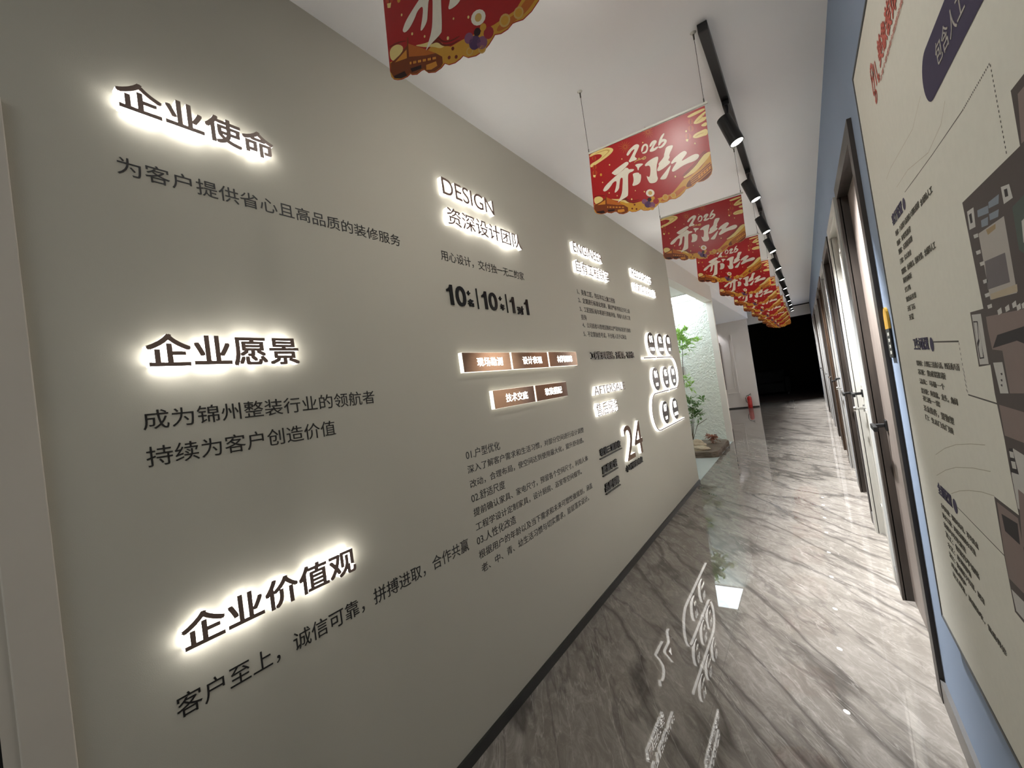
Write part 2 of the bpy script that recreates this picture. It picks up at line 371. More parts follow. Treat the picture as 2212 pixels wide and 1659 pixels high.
for i, (y0, y1, fm, lm, fit, lab) in enumerate(DOORS):
    t = bpy.data.objects.new('door_%d' % (i + 1), None); COL.objects.link(t); t.location = (W, y0, 0); tag(t, lab, 'door', kind='structure')
    fr = MB()
    fw = .065
    for a, b in ((y0, y0 + fw), (y1 - fw, y1)):
        fr.box(W - .014, W + .001, a, b, 0, TOP)
        fr.box(W - .003, W + .07, max(a, y0 + .006), min(b - .018 if a == y0 else b, y1 - .006) if a == y0 else min(b, y1 - .006), 0, TOP - .01)
    fr.box(W - .014, W + .001, y0 + fw, y1 - fw, TOP - fw, TOP); fr.box(W, W + .07, y0 + fw, y1 - fw, TOP - fw, TOP - .01)
    fr.build('door_frame', M[fm], t)
    lf = MB().box(W + .03, W + .068, y0 + fw, y1 - fw, .006, TOP - fw)
    leaf = lf.build('door_leaf', M[lm], t)
    if lm in ('whitedoor', 'palegrey', 'tanwood'):
        pm = MB(); a, b = y0 + fw + .11, y1 - fw - .11
        for z0, z1 in ((.22, .86), (1.0, 1.92)):
            for q in ((a, b, z0, z0 + .02), (a, b, z1 - .02, z1), (a, a + .02, z0, z1), (b - .02, b, z0, z1)): pm.box(W + .022, W + .031, *q)
        pm.build('panel_moulding', M[lm], leaf)
    hy = y1 - fw - .055
    if fit == 'both':
        handle(t, hy, .96, 'black')
        k = MB(); k.tube([(W + .03, hy, .86), (W + .018, hy, .86)], .024, 16); k.tube([(W + .018, hy, .86), (W - .02, hy, .86)], .009, 10); k.tube([(W - .02, hy, .86), (W - .032, hy, .86)], [.018, .014], 14)
        k.build('lock_knob', M['chrome'], t)
    else: handle(t, hy, .88, fit)

# casing of the doorway cut by the left edge of the picture
t = bpy.data.objects.new('door_12', None); COL.objects.link(t); t.location = (0, -.75, 0); tag(t, 'cream door casing with a dark gap at the left edge of the photo', 'door', kind='structure')
MB().box(-.001, .012, .068, .131, 0, 1.97).box(-.001, .012, -.80, .068, 1.90, 1.97).box(-.001, .012, -.86, -.80, 0, 1.97).build('door_frame', M['cream'], t, bevel=.002)
MB().box(-.001, .006, .050, .068, 0, 1.90).box(-.001, .006, -.80, -.77, 0, 1.90).build('door_stop', M['cream'], t)
MB().box(-.001, .003, .040, .050, 0, 1.89).box(-.001, .003, -.77, -.76, 0, 1.89).build('door_gap', M['dark'], t)
MB().box(-.001, .005, -.76, .040, .005, 1.89).build('door_leaf', M['cream'], t)

# ------------------------------------------------------------------ lettering on the left wall
SIGN = 'raised lettering on the left wall'
def raised(name, body, y0, y1, z0, z1, label, depth=.024, off=.02, cat='sign', whole=False, face='face', lum='lum'):
    """letters with luminous sides and a metal face: thing > letter > letter_face"""
    t = thing(name, label, cat, (0, y0, z0))
    for g in fitted(body, y0, y1, z0, z1, off, 0, whole):
        b = MB(); put(b, g, LEFT, .002, depth); L = b.build('letter', M[lum], t)
        f = MB(); put(f, g, LEFT, depth, depth + .0022); f.build('letter_face', M[face], L)
    return t
def vinyl(name, rows, label, cat='wall text', thick=.0009, off=0.0, whole=False, m='ink'):
    t = thing(name, label, cat, (0, rows[0][1], min(r[3] for r in rows)))
    for r in rows:
        b = MB()
        for g in fitted(r[0], r[1], r[2], r[3], r[4], off, 0, whole):
            put(b, g, LEFT, .0002, thick)
            if g[0] in '，。、': b.build('text_phrase', M[m], t); b = MB()
        if b.v: b.build('text_phrase', M[m], t)
    return t
raised('backlit_heading', '企业使命', .295, .626, 2.027, 2.094, 'backlit brown heading of four characters at upper left, highest of the three big headings')
raised('backlit_heading', '企业愿景', .292, .621, 1.455, 1.527, 'backlit brown heading of four characters at middle height above a two-line black slogan')
raised('backlit_heading', '企业价值观', .293, .707, .850, .918, 'backlit brown heading of five characters, lowest of the three big headings')
vinyl('wall_slogan', [('为客户提供省心且高品质的装修服务', .288, 1.069, 1.884, 1.924)], 'long single black line of characters under the uppermost backlit heading')
vinyl('wall_slogan', [('成为锦州整装行业的领航者', .279, .866, 1.322, 1.364), ('持续为客户创造价值', .278, .715, 1.243, 1.286)], 'black slogan in two lines under the middle backlit heading')
vinyl('wall_slogan', [('客户至上，诚信可靠，拼搏进取，合作共赢', .277, 1.204, .713, .760)], 'black slogan with three commas under the lowest backlit heading')
raised('backlit_heading', 'DESIGN', 1.321, 1.675, 2.156, 2.227, 'backlit latin word DESIGN at the top of the second column', .022, .0)
raised('backlit_heading', '资深设计团队', 1.328, 1.886, 2.029, 2.104, 'backlit six-character heading right below the word DESIGN', .022, .006)
vinyl('wall_caption', [('用心设计，交付独一无二的家', 1.279, 1.900, 1.873, 1.913)], 'thin black caption line between the DESIGN heading and the big black numerals')
def one(mb, y0, y1, z0, z1, n1):
    w_ = y1 - y0; h_ = z1 - z0
    P = [(.48, 0), (1, 0), (1, 1), (.60, 1), (.50, .90), (.30, .81), (0, .76), (0, .64), (.25, .665), (.48, .72)]
    P = [(y0 + a * w_, z0 + c * h_) for a, c in P]; k = len(P)
    for x in (0, n1): mb.poly([(x, a, c) for a, c in P])
    mb.add([(x, a, c) for x in (0, n1) for a, c in P], [(i, (i + 1) % k, k + (i + 1) % k, k + i) for i in range(k)])
t = thing('raised_figures', 'raised black numerals 10, 10 and 1 to 1 divided by two thin bars', 'sign', (0, 1.28, 1.685))
for body, y0, y1, z0, z1, off, nm in (('10', 1.280, 1.397, 1.687, 1.772, .012, 'numeral'), ('+', 1.408, 1.428, 1.740, 1.760, .03, 'plus_sign'), ('名', 1.406, 1.444, 1.691, 1.724, .03, 'character'),
        ('10', 1.508, 1.622, 1.688, 1.771, .012, 'numeral'), ('+', 1.640, 1.661, 1.740, 1.760, .03, 'plus_sign'), ('年', 1.643, 1.677, 1.693, 1.725, .03, 'character'),
        ('1', 1.731, 1.769, 1.687, 1.769, .012, 'numeral'), ('对', 1.787, 1.845, 1.684, 1.729, .03, 'character'), ('1', 1.860, 1.898, 1.687, 1.770, .012, 'numeral')):
    b = MB()
    if body == '1': one(b, y0, y1 - .002, z0, z1, .005)
    elif body == '10':
        one(b, y0, y0 + .036, z0, z1, .005); b.build('numeral', M['acrylicblack'], t); b = MB()
        for g in fitted('0', y1 - .064, y1, z0 - .001, z1 + .001, off): put(b, g, LEFT, .0, .005)
    else:
        for g in fitted(body, y0, y1, z0, z1, off): put(b, g, LEFT, .0, .005)
    b.build(nm, M['acrylicblack'], t)
for yb in (1.4745, 1.700): MB().box(0, .005, yb - .0025, yb + .0025, 1.684, 1.777).build('divider_bar', M['acrylicblack'], t)
PARA = [('01.户型优化', 1.260, 1.488, 1.054, 1.083), ('深入了解客户需求和生活习惯，对部分空间进行设计调整', 1.258, 2.333, .996, 1.027), ('改动，合理布局，使空间达到使用最大化，提升舒适感。', 1.261, 2.312, .937, .968),
        ('02.舒适尺度', 1.257, 1.485, .881, .909), ('提前确认家具、家电尺寸，预留各个空间尺寸，利用人体', 1.258, 2.333, .823, .855), ('工程学设计定制家具，设计厨房、浴室等空间细节。', 1.259, 2.227, .768, .793),
        ('03.人性化改造', 1.254, 1.528, .712, .740), ('根据用户的年龄以及当下需求和未来可塑性做规划，涵盖', 1.255, 2.337, .654, .687), ('老、中、青、幼生活习惯与切实需求，层层落实设计。', 1.259, 2.270, .599, .632)]
vinyl('wall_paragraph', PARA, 'large black paragraph of nine lines numbered 01 to 03 below the bronze plaques')
# bronze plaques
for body, y0, z0, lab in (('现场勘测', 1.298, 1.402, 'bronze plaque at the left end of the upper row, beside the gap to the slogans'), ('设计表现', 1.651, 1.403, 'bronze plaque in the middle of the upper row of three'),
        ('材料跟踪', 2.004, 1.405, 'bronze plaque at the right end of the upper row of three'), ('技术交底', 1.467, 1.232, 'bright bronze plaque on the left of the lower row of two'),
        ('软装搭配', 1.819, 1.232, 'dark bronze plaque on the right of the lower row of two')):
    t = thing('plaque', lab, 'plaque', (0, y0, z0), 'bronze plaques with lit white characters')
    MB().box(.0, .020, y0, y0 + .337, z0, z0 + .083).build('acrylic_block', M['edge'], t)
    MB().box(.020, .0225, y0 + .001, y0 + .336, z0 + .001, z0 + .082).build('metal_face', M['bronze'], t)
    b = MB()
    for g in fitted(body, y0 + .088, y0 + .272, z0 + .022, z0 + .061, .012, 0, True): put(b, g, LEFT, .0225, .0238)
    b.build('lettering', M['glyph'], t)
# third column
raised('backlit_heading', 'ENGINEER', 2.527, 3.000, 2.150, 2.217, 'backlit latin word ENGINEER at the top of the third column', .022, -.004)
raised('backlit_heading', '自有工程铁军', 2.524, 3.088, 2.017, 2.101, 'backlit six-character heading right below the word ENGINEER', .022, .0)
vinyl('wall_paragraph', [('1、美象工匠，均五年以上施工经验', 2.536, 3.198, 1.877, 1.906), ('2、定期进行标准化培训，通过严格考核后方可上岗', 2.533, 3.508, 1.821, 1.849), ('3、工匠团队每年将进行资格评级，等级与自身工资', 2.535, 3.498, 1.762, 1.790),
        ('挂钩', 2.539, 2.618, 1.705, 1.741), ('4、公司质检与管理层随机以严苛的标准进行抽检', 2.542, 3.460, 1.656, 1.683), ('5、不定期抽查考试，不合格人员予以淘汰', 2.537, 3.334, 1.596, 1.624)],
      'small black numbered list of five points below the ENGINEER heading', off=.006)
t = thing('raised_caption', 'raised black bold line of characters under the numbered list', 'sign', (0, 2.586, 1.441))
b = MB()
for g in fitted('工程管理零缺陷，无增项，不分包', 2.586, 3.432, 1.443, 1.487, .03):
    put(b, g, LEFT, 0, .009)
    if g[0] == '，': b.build('lettering', M['acrylicblack'], t); b = MB()
b.build('lettering', M['acrylicblack'], t)
t = raised('backlit_heading', 'AFTERSALE', 2.521, 3.077, 1.204, 1.260, 'backlit latin word AFTERSALE above the after-sales heading', .022, .0)
raised('backlit_heading', '售后服务', 2.515, 2.894, 1.064, 1.149, 'backlit four-character heading right below the word AFTERSALE', .022, .0)
# 24
raised('backlit_numeral', '24', 2.914, 3.287, .691, .941, 'big backlit numeral 24 with a bronze face', .022, .0, whole=True, face='bronze')
for body, y0, y1, z0, z1, bar, lab in (('软装三重验收', 2.509, 2.866, .808, .857, (2.493, 2.873, .793, .799), 'raised black underlined characters just left of the numeral 24, topmost of three'),
        ('质量承诺', 2.502, 2.753, .696, .747, (2.499, 2.752, .680, .686), 'raised black underlined characters, middle of the three left of the numeral 24'),
        ('品质保障', 2.504, 2.750, .580, .633, (2.505, 2.752, .564, .570), 'raised black underlined characters, lowest of the three left of the numeral 24'),
        ('小时快速响应', 2.900, 3.269, .612, .660, None, 'raised black characters directly under the numeral 24')):
    t = thing('raised_caption', lab, 'sign', (0, y0, z0))
    b = MB()
    for g in fitted(body, y0, y1, z0, z1, .03, 0, True): put(b, g, LEFT, 0, .009)
    b.build('lettering', M['acrylicblack'], t)
    if bar: MB().box(0, .012, bar[0], bar[1], bar[2], bar[3]).build('underline_bar', M['acrylicblack'], t)
# fourth column
raised('backlit_heading', 'RESOURCES', 3.655, 4.220, 2.157, 2.228, 'backlit latin word RESOURCES at the top of the fourth column', .022, -.004)
raised('backlit_heading', '资源集成化系统', 3.659, 4.310, 2.030, 2.104, 'backlit seven-character heading right below the word RESOURCES', .022, -.004)
def disc(cy, cz, num, cap, lab):
    t = thing('process_disc', lab, 'disc', (0, cy, cz), 'numbered discs along the glowing line')
    n = 40; r = .106
    def cyl(x0, x1, rr):
        m = MB(); vs = [(x, cy + rr * math.cos(2 * math.pi * k / n), cz + rr * math.sin(2 * math.pi * k / n)) for x in (x0, x1) for k in range(n)]
        return m.add(vs, [(k, (k + 1) % n, n + (k + 1) % n, n + k) for k in range(n)] + [tuple(range(n - 1, -1, -1)), tuple(range(n, 2 * n))])
    cyl(.001, .024, r).build('acrylic_body', M['lum'], t); cyl(.024, .0265, r - .001).build('metal_face', M['discface'], t)
    b = MB()
    for g in fitted(num, cy - .050, cy + .050, cz + .010, cz + .076, .02): put(b, g, LEFT, .0265, .0278)
    b.build('number', M['glyph'], t)
    b = MB(); hw = .018 * len(cap) if len(cap) > 2 else .034
    for g in fitted(cap, cy - hw, cy + hw, cz - .066, cz - .034, .02, .5 if len(cap) == 2 else 0, True): put(b, g, LEFT, .0265, .0278)
    b.build('caption', M['glyph'], t)
for cy, cz, num, cap in ((3.901, 1.563, '01', '厂家洽谈'), (4.199, 1.561, '02', '设计沟通'), (4.498, 1.562, '03', '开发'), (3.888, 1.238, '06', '定制'), (4.213, 1.238, '05', '打样'), (4.493, 1.237, '04', '上样'), (4.029, .915, '07', '宣传'), (4.377, .912, '08', '上架销售')):
    disc(cy, cz, num, cap, 'round bronze disc numbered %s on a white glowing rim' % num)
# glowing S line: luminous body with a narrow metal face
path = [(3.625, 1.434)]
def arc(cy, cz, r, a0, a1, n=8): return [(cy + r * math.cos(math.radians(a0 + (a1 - a0) * i / n)), cz + r * math.sin(math.radians(a0 + (a1 - a0) * i / n))) for i in range(n + 1)]
path += [(3.95, 1.434)] + arc(4.548, 1.272, .162, 90, -90, 14) + [(4.2, 1.110)] + arc(3.806, .945, .165, 90, 270, 14) + [(4.2, .778), (4.700, .776)]
def ribbon(hw, x0, x1):
    m = MB(); P = [Vector((0, a, b)) for a, b in path]; L = []; Rr = []
    for i, p in enumerate(P):
        d = (P[min(i + 1, len(P) - 1)] - P[max(i - 1, 0)]).normalized(); n = Vector((0, -d.z, d.y)) * hw
        L.append(p + n); Rr.append(p - n)
    vs = []
    for a, b in zip(L, Rr): vs += [(x0, a.y, a.z), (x0, b.y, b.z), (x1, b.y, b.z), (x1, a.y, a.z)]
    fs = []
    for i in range(len(P) - 1):
        o = i * 4
        for k in range(4): fs.append((o + k, o + (k + 1) % 4, o + 4 + (k + 1) % 4, o + 4 + k))
    e = (len(P) - 1) * 4; fs += [(0, 1, 2, 3), (e + 3, e + 2, e + 1, e)]
    return m.add(vs, fs)
t = thing('process_line', 'glowing white S-shaped line winding between the numbered discs', 'sign', (0, 3.625, .776))
ribbon(.008, .001, .022).build('luminous_body', M['lum'], t); ribbon(.0055, .022, .024).build('metal_face', M['face'], t)
for a, b in ((3.99, 1.434), (4.265, 1.110)): MB().box(.001, .025, a - .006, a + .006, b - .018, b + .018).build('joint_clip', M['lum'], t)

# ------------------------------------------------------------------ banners
BOUT = [-33, -7, -56, -394, -175, -2478, -158, -2610, -98, -2703, 2, -2769, 122, -2818, 299, -2847, 392, -2827, 439, -2875, 572, -2935, 716, -2922, 784, -2938, 888, -3065, 1067, -3145, 1240, -3139, 1342, -3098, 1438, -3180, 1600, -3223, 1736, -3212, 1816, -3188, 1923, -3287, 2111, -3350, 2305, -3350, 2441, -3298, 2558, -3222, 2601, -3188, 2735, -3242, 2892, -3243, 3007, -3195, 3083, -3209, 3230, -3250, 3420, -3205, 3585, -3104, 3664, -3013, 3777, -3008, 3928, -2990, 4040, -2921, 4097, -2872, 4172, -2911, 4343, -2926, 4523, -2869, 4651, -2762, 4708, -2596, 4724, -1847, 4784, -60]
BART = [
('gold',1,0,[-155,-2521,-173,-2468,-157,-2600,-97,-2692,3,-2759,124,-2808,301,-2837,394,-2816,440,-2864,574,-2925,718,-2912,786,-2928,889,-3055,1068,-3135,1241,-3129,1343,-3088,1440,-3170,1602,-3213,1737,-3202,1817,-3179,1925,-3278,2112,-3340,2306,-3341,2443,-3288,2559,-3213,2602,-3178,2736,-3233,2893,-3233,3009,-3186,3084,-3200,3232,-3241,3421,-3196,3586,-3094,3665,-3004,3779,-2998,3929,-2981,4041,-2912,4098,-2863,4174,-2902,4345,-2917,4524,-2860,4652,-2753,4709,-2587,4708,-1998,4535,-2178,4307,-2371,3933,-2542,3627,-2600,3389,-2786,3114,-2994,2614,-2992,2331,-2956,1853,-2868,1556,-2846,1340,-2700,1193,-2536,904,-2612,428,-2477,-133,-2277]),
('orange',2,1,[2621,-3161,2896,-3211,3118,-3176,3335,-3158,3567,-3016,3699,-2936,3622,-2842,3371,-2910,3103,-3072,2734,-3036]),
('cream',2,1,[4727,-1864,4726,-1990,4568,-2145,4377,-2288,4121,-2456,3876,-2526,3632,-2570,3666,-2437,3899,-2368,4156,-2214,4291,-2078,4457,-1924]),
('rust',3,1,[3631,-2472,3903,-2337,4144,-2193,4295,-2048,4492,-1875,4612,-1837,4620,-1860,4499,-1910,4309,-2073,4158,-2218,3916,-2368,3636,-2500]),
('rust',3,1,[3587,-2439,3865,-2270,4107,-2127,4258,-1981,4456,-1809,4576,-1771,4584,-1794,4463,-1844,4272,-2006,4121,-2152,3879,-2302,3592,-2467]),
('brown',2,1,[3679,-2863,3855,-2673,4231,-2500,4695,-2213,4695,-2606,4645,-2744,4519,-2855,4346,-2911,4175,-2893,4093,-2855,4034,-2903,3916,-2967,3723,-2971]),
('amber',3,0,[3862,-2627,4296,-2446,4701,-2247,4700,-2278,4297,-2485,3869,-2659]),
('amber',3,0,[3869,-2701,4284,-2537,4688,-2336,4687,-2367,4284,-2575,3876,-2732]),
('amber',3,0,[3876,-2774,4271,-2627,4676,-2425,4674,-2456,4271,-2666,3883,-2806]),
('amber',3,0,[3883,-2848,4258,-2718,4663,-2515,4662,-2546,4258,-2756,3890,-2880]),
('amber',3,0,[3890,-2921,4245,-2808,4651,-2604,4649,-2635,4245,-2847,3898,-2953]),
('amber',4,0,[4182,-2640,4249,-2616,4240,-2743,4173,-2764]),
('amber',4,0,[4287,-2592,4354,-2568,4345,-2695,4278,-2716]),
('amber',4,0,[4392,-2545,4458,-2521,4449,-2647,4383,-2668]),
('amber',4,0,[4496,-2498,4562,-2474,4552,-2600,4487,-2621]),
('amber',4,0,[4599,-2451,4664,-2427,4655,-2552,4590,-2574]),
('cream',2,1,[-20,-66,226,-8,732,-27,966,-120,1078,-245,1002,-353,774,-452,399,-545,77,-611,-47,-622,-49,-470,271,-428,480,-372,554,-296,453,-197,208,-126,-19,-157]),
('tan',3,1,[251,-83,720,-103,886,-181,919,-248,756,-338,488,-439,474,-415,725,-307,861,-234,714,-143,263,-124]),
('cream',2,1,[4087,-192,4364,-146,4770,-139,4762,-239,4492,-261,4258,-272,4170,-270]),
('cream',2,1,[4286,-548,4409,-438,4565,-352,4780,-270,4781,-365,4597,-431,4689,-492,4775,-482,4764,-619,4494,-653,4341,-612]),
('cream',2,1,[4537,-752,4657,-712,4763,-710,4752,-866,4611,-837]),
('cream',2,1,[4179,-1087,4273,-984,4508,-961,4754,-952,4738,-1223,4560,-1200,4303,-1183]),
('tan',3,1,[4394,-543,4638,-450,4780,-327,4784,-344,4648,-480,4411,-583]),
('tan',3,1,[4274,-1080,4439,-1042,4607,-1069,4610,-1090,4448,-1078,4289,-1113]),
('lantern',2,0,[4308,-494,4291,-537,4259,-562,4216,-564,4172,-544,4135,-505,4113,-455,4110,-403,4126,-360,4159,-335,4202,-333,4246,-353,4283,-392,4305,-443]),
('rust',3,0,[4211,-351,4233,-362,4207,-546,4185,-536]),
('lantern',2,0,[4287,-766,4268,-813,4232,-842,4184,-845,4135,-823,4094,-780,4070,-724,4066,-666,4085,-619,4121,-591,4169,-588,4218,-610,4259,-653,4283,-709]),
('rust',3,0,[4180,-609,4202,-619,4173,-824,4151,-814]),
('lantern',2,0,[4156,-1028,4136,-1078,4098,-1108,4047,-1112,3995,-1089,3952,-1044,3926,-985,3922,-925,3942,-875,3981,-845,4031,-841,4083,-864,4126,-909,4152,-968]),
('rust',3,0,[4044,-864,4066,-873,4035,-1090,4013,-1080]),
('lantern',2,0,[235,-711,218,-750,184,-774,139,-777,93,-758,54,-722,30,-675,27,-627,44,-587,78,-563,123,-560,170,-579,208,-616,232,-663]),
('rust',3,0,[131,-577,158,-588,132,-761,104,-749]),
('lantern',2,0,[225,-968,205,-1013,166,-1040,116,-1044,63,-1023,19,-982,-8,-929,-12,-874,8,-829,47,-802,98,-799,150,-820,194,-861,221,-914]),
('rust',3,0,[108,-818,136,-829,106,-1025,78,-1014]),
('lantern',2,0,[274,-315,257,-354,223,-378,178,-380,132,-361,93,-324,70,-277,66,-229,83,-189,118,-166,163,-163,209,-183,247,-220,271,-267]),
('rust',3,0,[170,-180,198,-192,171,-364,143,-352]),
('cream',3,0,[3940,-1046,4041,-1090,4005,-1177,3939,-1136]),
('cream',3,0,[16,-982,141,-1032,97,-1129,15,-1083]),
('firework',1,0,[1615,-387,1780,-468,1782,-461,1621,-367]),
('firework',1,0,[1602,-400,1767,-581,1772,-576,1615,-387]),
('firework',1,0,[1583,-404,1692,-672,1699,-671,1602,-400]),
('firework',1,0,[1562,-398,1564,-599,1572,-601,1583,-404]),
('firework',1,0,[1544,-383,1443,-577,1450,-583,1562,-398]),
('firework',1,0,[1531,-362,1399,-440,1404,-448,1544,-383]),
('firework',1,0,[1527,-339,1320,-334,1321,-343,1531,-362]),
('firework',1,0,[1533,-319,1283,-192,1282,-200,1527,-339]),
('firework',1,0,[1546,-306,1395,-141,1390,-146,1533,-319]),
('firework',1,0,[1565,-303,1464,-54,1456,-55,1546,-306]),
('firework',1,0,[1586,-309,1584,-129,1576,-127,1565,-303]),
('firework',1,0,[1604,-324,1695,-148,1688,-142,1586,-309]),
('firework',1,0,[1616,-344,1813,-232,1809,-225,1604,-324]),
('firework',1,0,[1621,-367,1805,-371,1803,-362,1616,-344]),
('firework',1,0,[2608,-174,2756,-250,2757,-242,2613,-155]),
('firework',1,0,[2596,-187,2743,-355,2748,-350,2608,-174]),
('firework',1,0,[2578,-190,2676,-439,2682,-438,2596,-187]),
('firework',1,0,[2558,-184,2560,-369,2567,-372,2578,-190]),
('firework',1,0,[2541,-170,2450,-349,2457,-354,2558,-184]),
('firework',1,0,[2529,-149,2411,-221,2416,-228,2541,-170]),
('firework',1,0,[2525,-127,2339,-122,2341,-130,2529,-149]),
('firework',1,0,[2530,-108,2307,10,2305,3,2525,-127]),
('firework',1,0,[2543,-95,2408,57,2403,53,2530,-108]),
('firework',1,0,[2561,-92,2470,138,2463,137,2543,-95]),
('firework',1,0,[2580,-98,2579,67,2571,69,2561,-92]),
('firework',1,0,[2598,-113,2679,49,2673,55,2580,-98]),
('firework',1,0,[2610,-133,2786,-30,2782,-23,2598,-113]),
('firework',1,0,[2613,-155,2778,-159,2777,-151,2610,-133]),
('gold',2,0,[416,-1129,395,-1166,358,-1170,325,-1139,317,-1090,339,-1053,376,-1049,408,-1081]),
('cream',2,0,[834,-847,821,-869,799,-871,779,-852,775,-823,787,-800,810,-798,829,-817]),
('cream',2,0,[1380,-808,1371,-824,1355,-826,1342,-812,1338,-791,1347,-775,1363,-774,1376,-787]),
('cream',2,0,[413,-1477,402,-1495,383,-1498,367,-1482,363,-1458,374,-1439,393,-1437,409,-1453]),
('cream',2,0,[4267,-1365,4257,-1386,4239,-1388,4223,-1371,4219,-1344,4230,-1324,4248,-1322,4264,-1339]),
('cream',2,0,[3375,-2372,3363,-2395,3342,-2398,3324,-2379,3319,-2350,3331,-2327,3352,-2323,3371,-2342]),
('cream',2,0,[2329,-491,2320,-509,2303,-510,2289,-495,2285,-472,2295,-454,2312,-453,2326,-468]),
('cream',2,0,[1543,-2652,1530,-2677,1506,-2680,1486,-2661,1481,-2630,1494,-2605,1518,-2602,1538,-2621]),
('cream',2,0,[952,-2280,941,-2298,923,-2301,908,-2286,904,-2262,914,-2244,932,-2241,948,-2256]),
('cream',2,0,[1736,-2346,1727,-2362,1712,-2364,1699,-2351,1695,-2331,1704,-2315,1720,-2312,1733,-2325]),
('cream',2,0,[631,-2038,620,-2059,599,-2061,581,-2045,577,-2018,589,-1997,609,-1995,627,-2011]),
('cream',2,0,[4029,-763,4016,-788,3992,-791,3972,-769,3967,-735,3980,-709,4004,-706,4024,-728]),
('cream',2,0,[2096,-2525,2085,-2545,2066,-2548,2050,-2532,2046,-2506,2057,-2486,2076,-2483,2092,-2499]),
('cream',3,1,[-98,-1983,175,-2004,352,-2219,12,-2346,-119,-2217]),
('rust',3,1,[-97,-1929,180,-1967,417,-2076,397,-2090,176,-1994,-99,-1965]),
('brown',4,0,[-124,-2316,169,-2277,418,-2190,454,-2025,481,-2036,446,-2360,1157,-2773,1306,-2930,1298,-3072,1236,-3120,1069,-3128,890,-3052,787,-2922,719,-2905,575,-2918,441,-2858,395,-2810,302,-2831,125,-2801,-78,-2692,-153,-2504]),
('orange',5,0,[457,-2169,489,-2198,913,-2553,1157,-2773,894,-2679,431,-2460]),
('amber',5,0,[431,-2577,1147,-2845,1140,-2892,422,-2631]),
('amber',5,0,[9,-2363,388,-2268,366,-2455]),
('rust',6,0,[483,-2589,523,-2603,512,-2677,471,-2663]),
('rust',6,0,[618,-2637,658,-2651,647,-2725,607,-2711]),
('rust',6,0,[752,-2685,792,-2699,781,-2772,741,-2758]),
('rust',6,0,[886,-2732,926,-2746,914,-2819,875,-2805]),
('rust',6,0,[1018,-2779,1058,-2793,1047,-2866,1007,-2852]),
('amber',5,0,[863,-2878,1133,-2938,1150,-3048,978,-3041,848,-2978]),
('dark',5,0,[-77,-2638,251,-2692,303,-2824,126,-2795,-44,-2707]),
('dark',5,0,[426,-2725,734,-2805,722,-2881,447,-2821]),
('cream',3,1,[583,-2285,932,-2430,1137,-2452,1230,-2521,1435,-2751,1298,-2754,1114,-2601,919,-2513]),
('rust',4,1,[1060,-2501,1201,-2483,1278,-2545,1373,-2705,1563,-2797,1794,-2822,1790,-2848,1558,-2830,1349,-2731,1240,-2566,1073,-2533]),
('rust',4,1,[1071,-2428,1212,-2410,1289,-2473,1384,-2633,1574,-2725,1804,-2751,1801,-2777,1569,-2758,1360,-2658,1251,-2494,1084,-2461]),
('rust',3,0,[1635,-2926,1619,-2950,1590,-2951,1565,-2930,1558,-2899,1573,-2875,1602,-2873,1627,-2894]),
('rust',3,0,[1687,-3133,1672,-3157,1643,-3159,1618,-3138,1611,-3106,1626,-3082,1655,-3081,1680,-3102]),
('rust',3,0,[1514,-3055,1499,-3079,1470,-3081,1444,-3060,1437,-3028,1453,-3004,1482,-3002,1507,-3023]),
('tan',3,0,[2976,-3091,2956,-3142,2917,-3173,2866,-3180,2813,-3161,2769,-3119,2742,-3063,2738,-3004,2758,-2954,2798,-2922,2849,-2916,2902,-2935,2946,-2977,2972,-3033]),
('gold',4,0,[2941,-3078,2927,-3114,2899,-3136,2864,-3141,2827,-3127,2796,-3098,2777,-3059,2774,-3017,2788,-2982,2816,-2960,2852,-2955,2889,-2969,2919,-2998,2938,-3037]),
('tan',3,0,[3268,-3117,3251,-3161,3216,-3190,3171,-3196,3124,-3179,3085,-3142,3061,-3092,3058,-3039,3076,-2994,3111,-2966,3156,-2960,3203,-2977,3241,-3014,3265,-3064]),
('gold',4,0,[3237,-3105,3225,-3136,3200,-3156,3169,-3161,3136,-3149,3109,-3123,3092,-3088,3090,-3051,3102,-3019,3126,-2999,3158,-2995,3191,-3007,3218,-3033,3234,-3068]),
('tan',3,0,[2373,-3324,2358,-3362,2328,-3387,2288,-3392,2247,-3378,2213,-3346,2192,-3304,2189,-3259,2204,-3220,2235,-3196,2275,-3191,2316,-3205,2350,-3237,2370,-3279]),
('gold',4,0,[2346,-3314,2335,-3341,2314,-3358,2286,-3362,2257,-3352,2233,-3330,2219,-3300,2217,-3269,2228,-3242,2249,-3225,2277,-3221,2305,-3231,2329,-3253,2344,-3283]),
('tan',3,0,[2068,-3216,2055,-3250,2028,-3271,1993,-3276,1957,-3263,1927,-3235,1909,-3198,1906,-3159,1920,-3125,1946,-3104,1981,-3100,2018,-3112,2048,-3140,2066,-3177]),
('gold',4,0,[2044,-3208,2035,-3231,2016,-3246,1992,-3249,1966,-3240,1945,-3221,1932,-3195,1930,-3168,1940,-3144,1959,-3129,1983,-3126,2009,-3135,2030,-3154,2042,-3180]),
('ivory',3,0,[2463,-2719,2437,-2779,2382,-2815,2310,-2820,2235,-2792,2171,-2737,2131,-2666,2124,-2593,2151,-2533,2206,-2497,2279,-2493,2354,-2521,2417,-2576,2456,-2647]),
('tan',4,0,[2374,-2686,2357,-2723,2324,-2743,2282,-2739,2244,-2714,2219,-2672,2214,-2627,2231,-2589,2265,-2569,2307,-2573,2345,-2599,2370,-2641]),
('mauve',4,0,[2116,-2962,2094,-3012,2049,-3038,1994,-3034,1943,-3000,1910,-2946,1904,-2886,1926,-2836,1971,-2810,2026,-2815,2077,-2849,2110,-2903]),
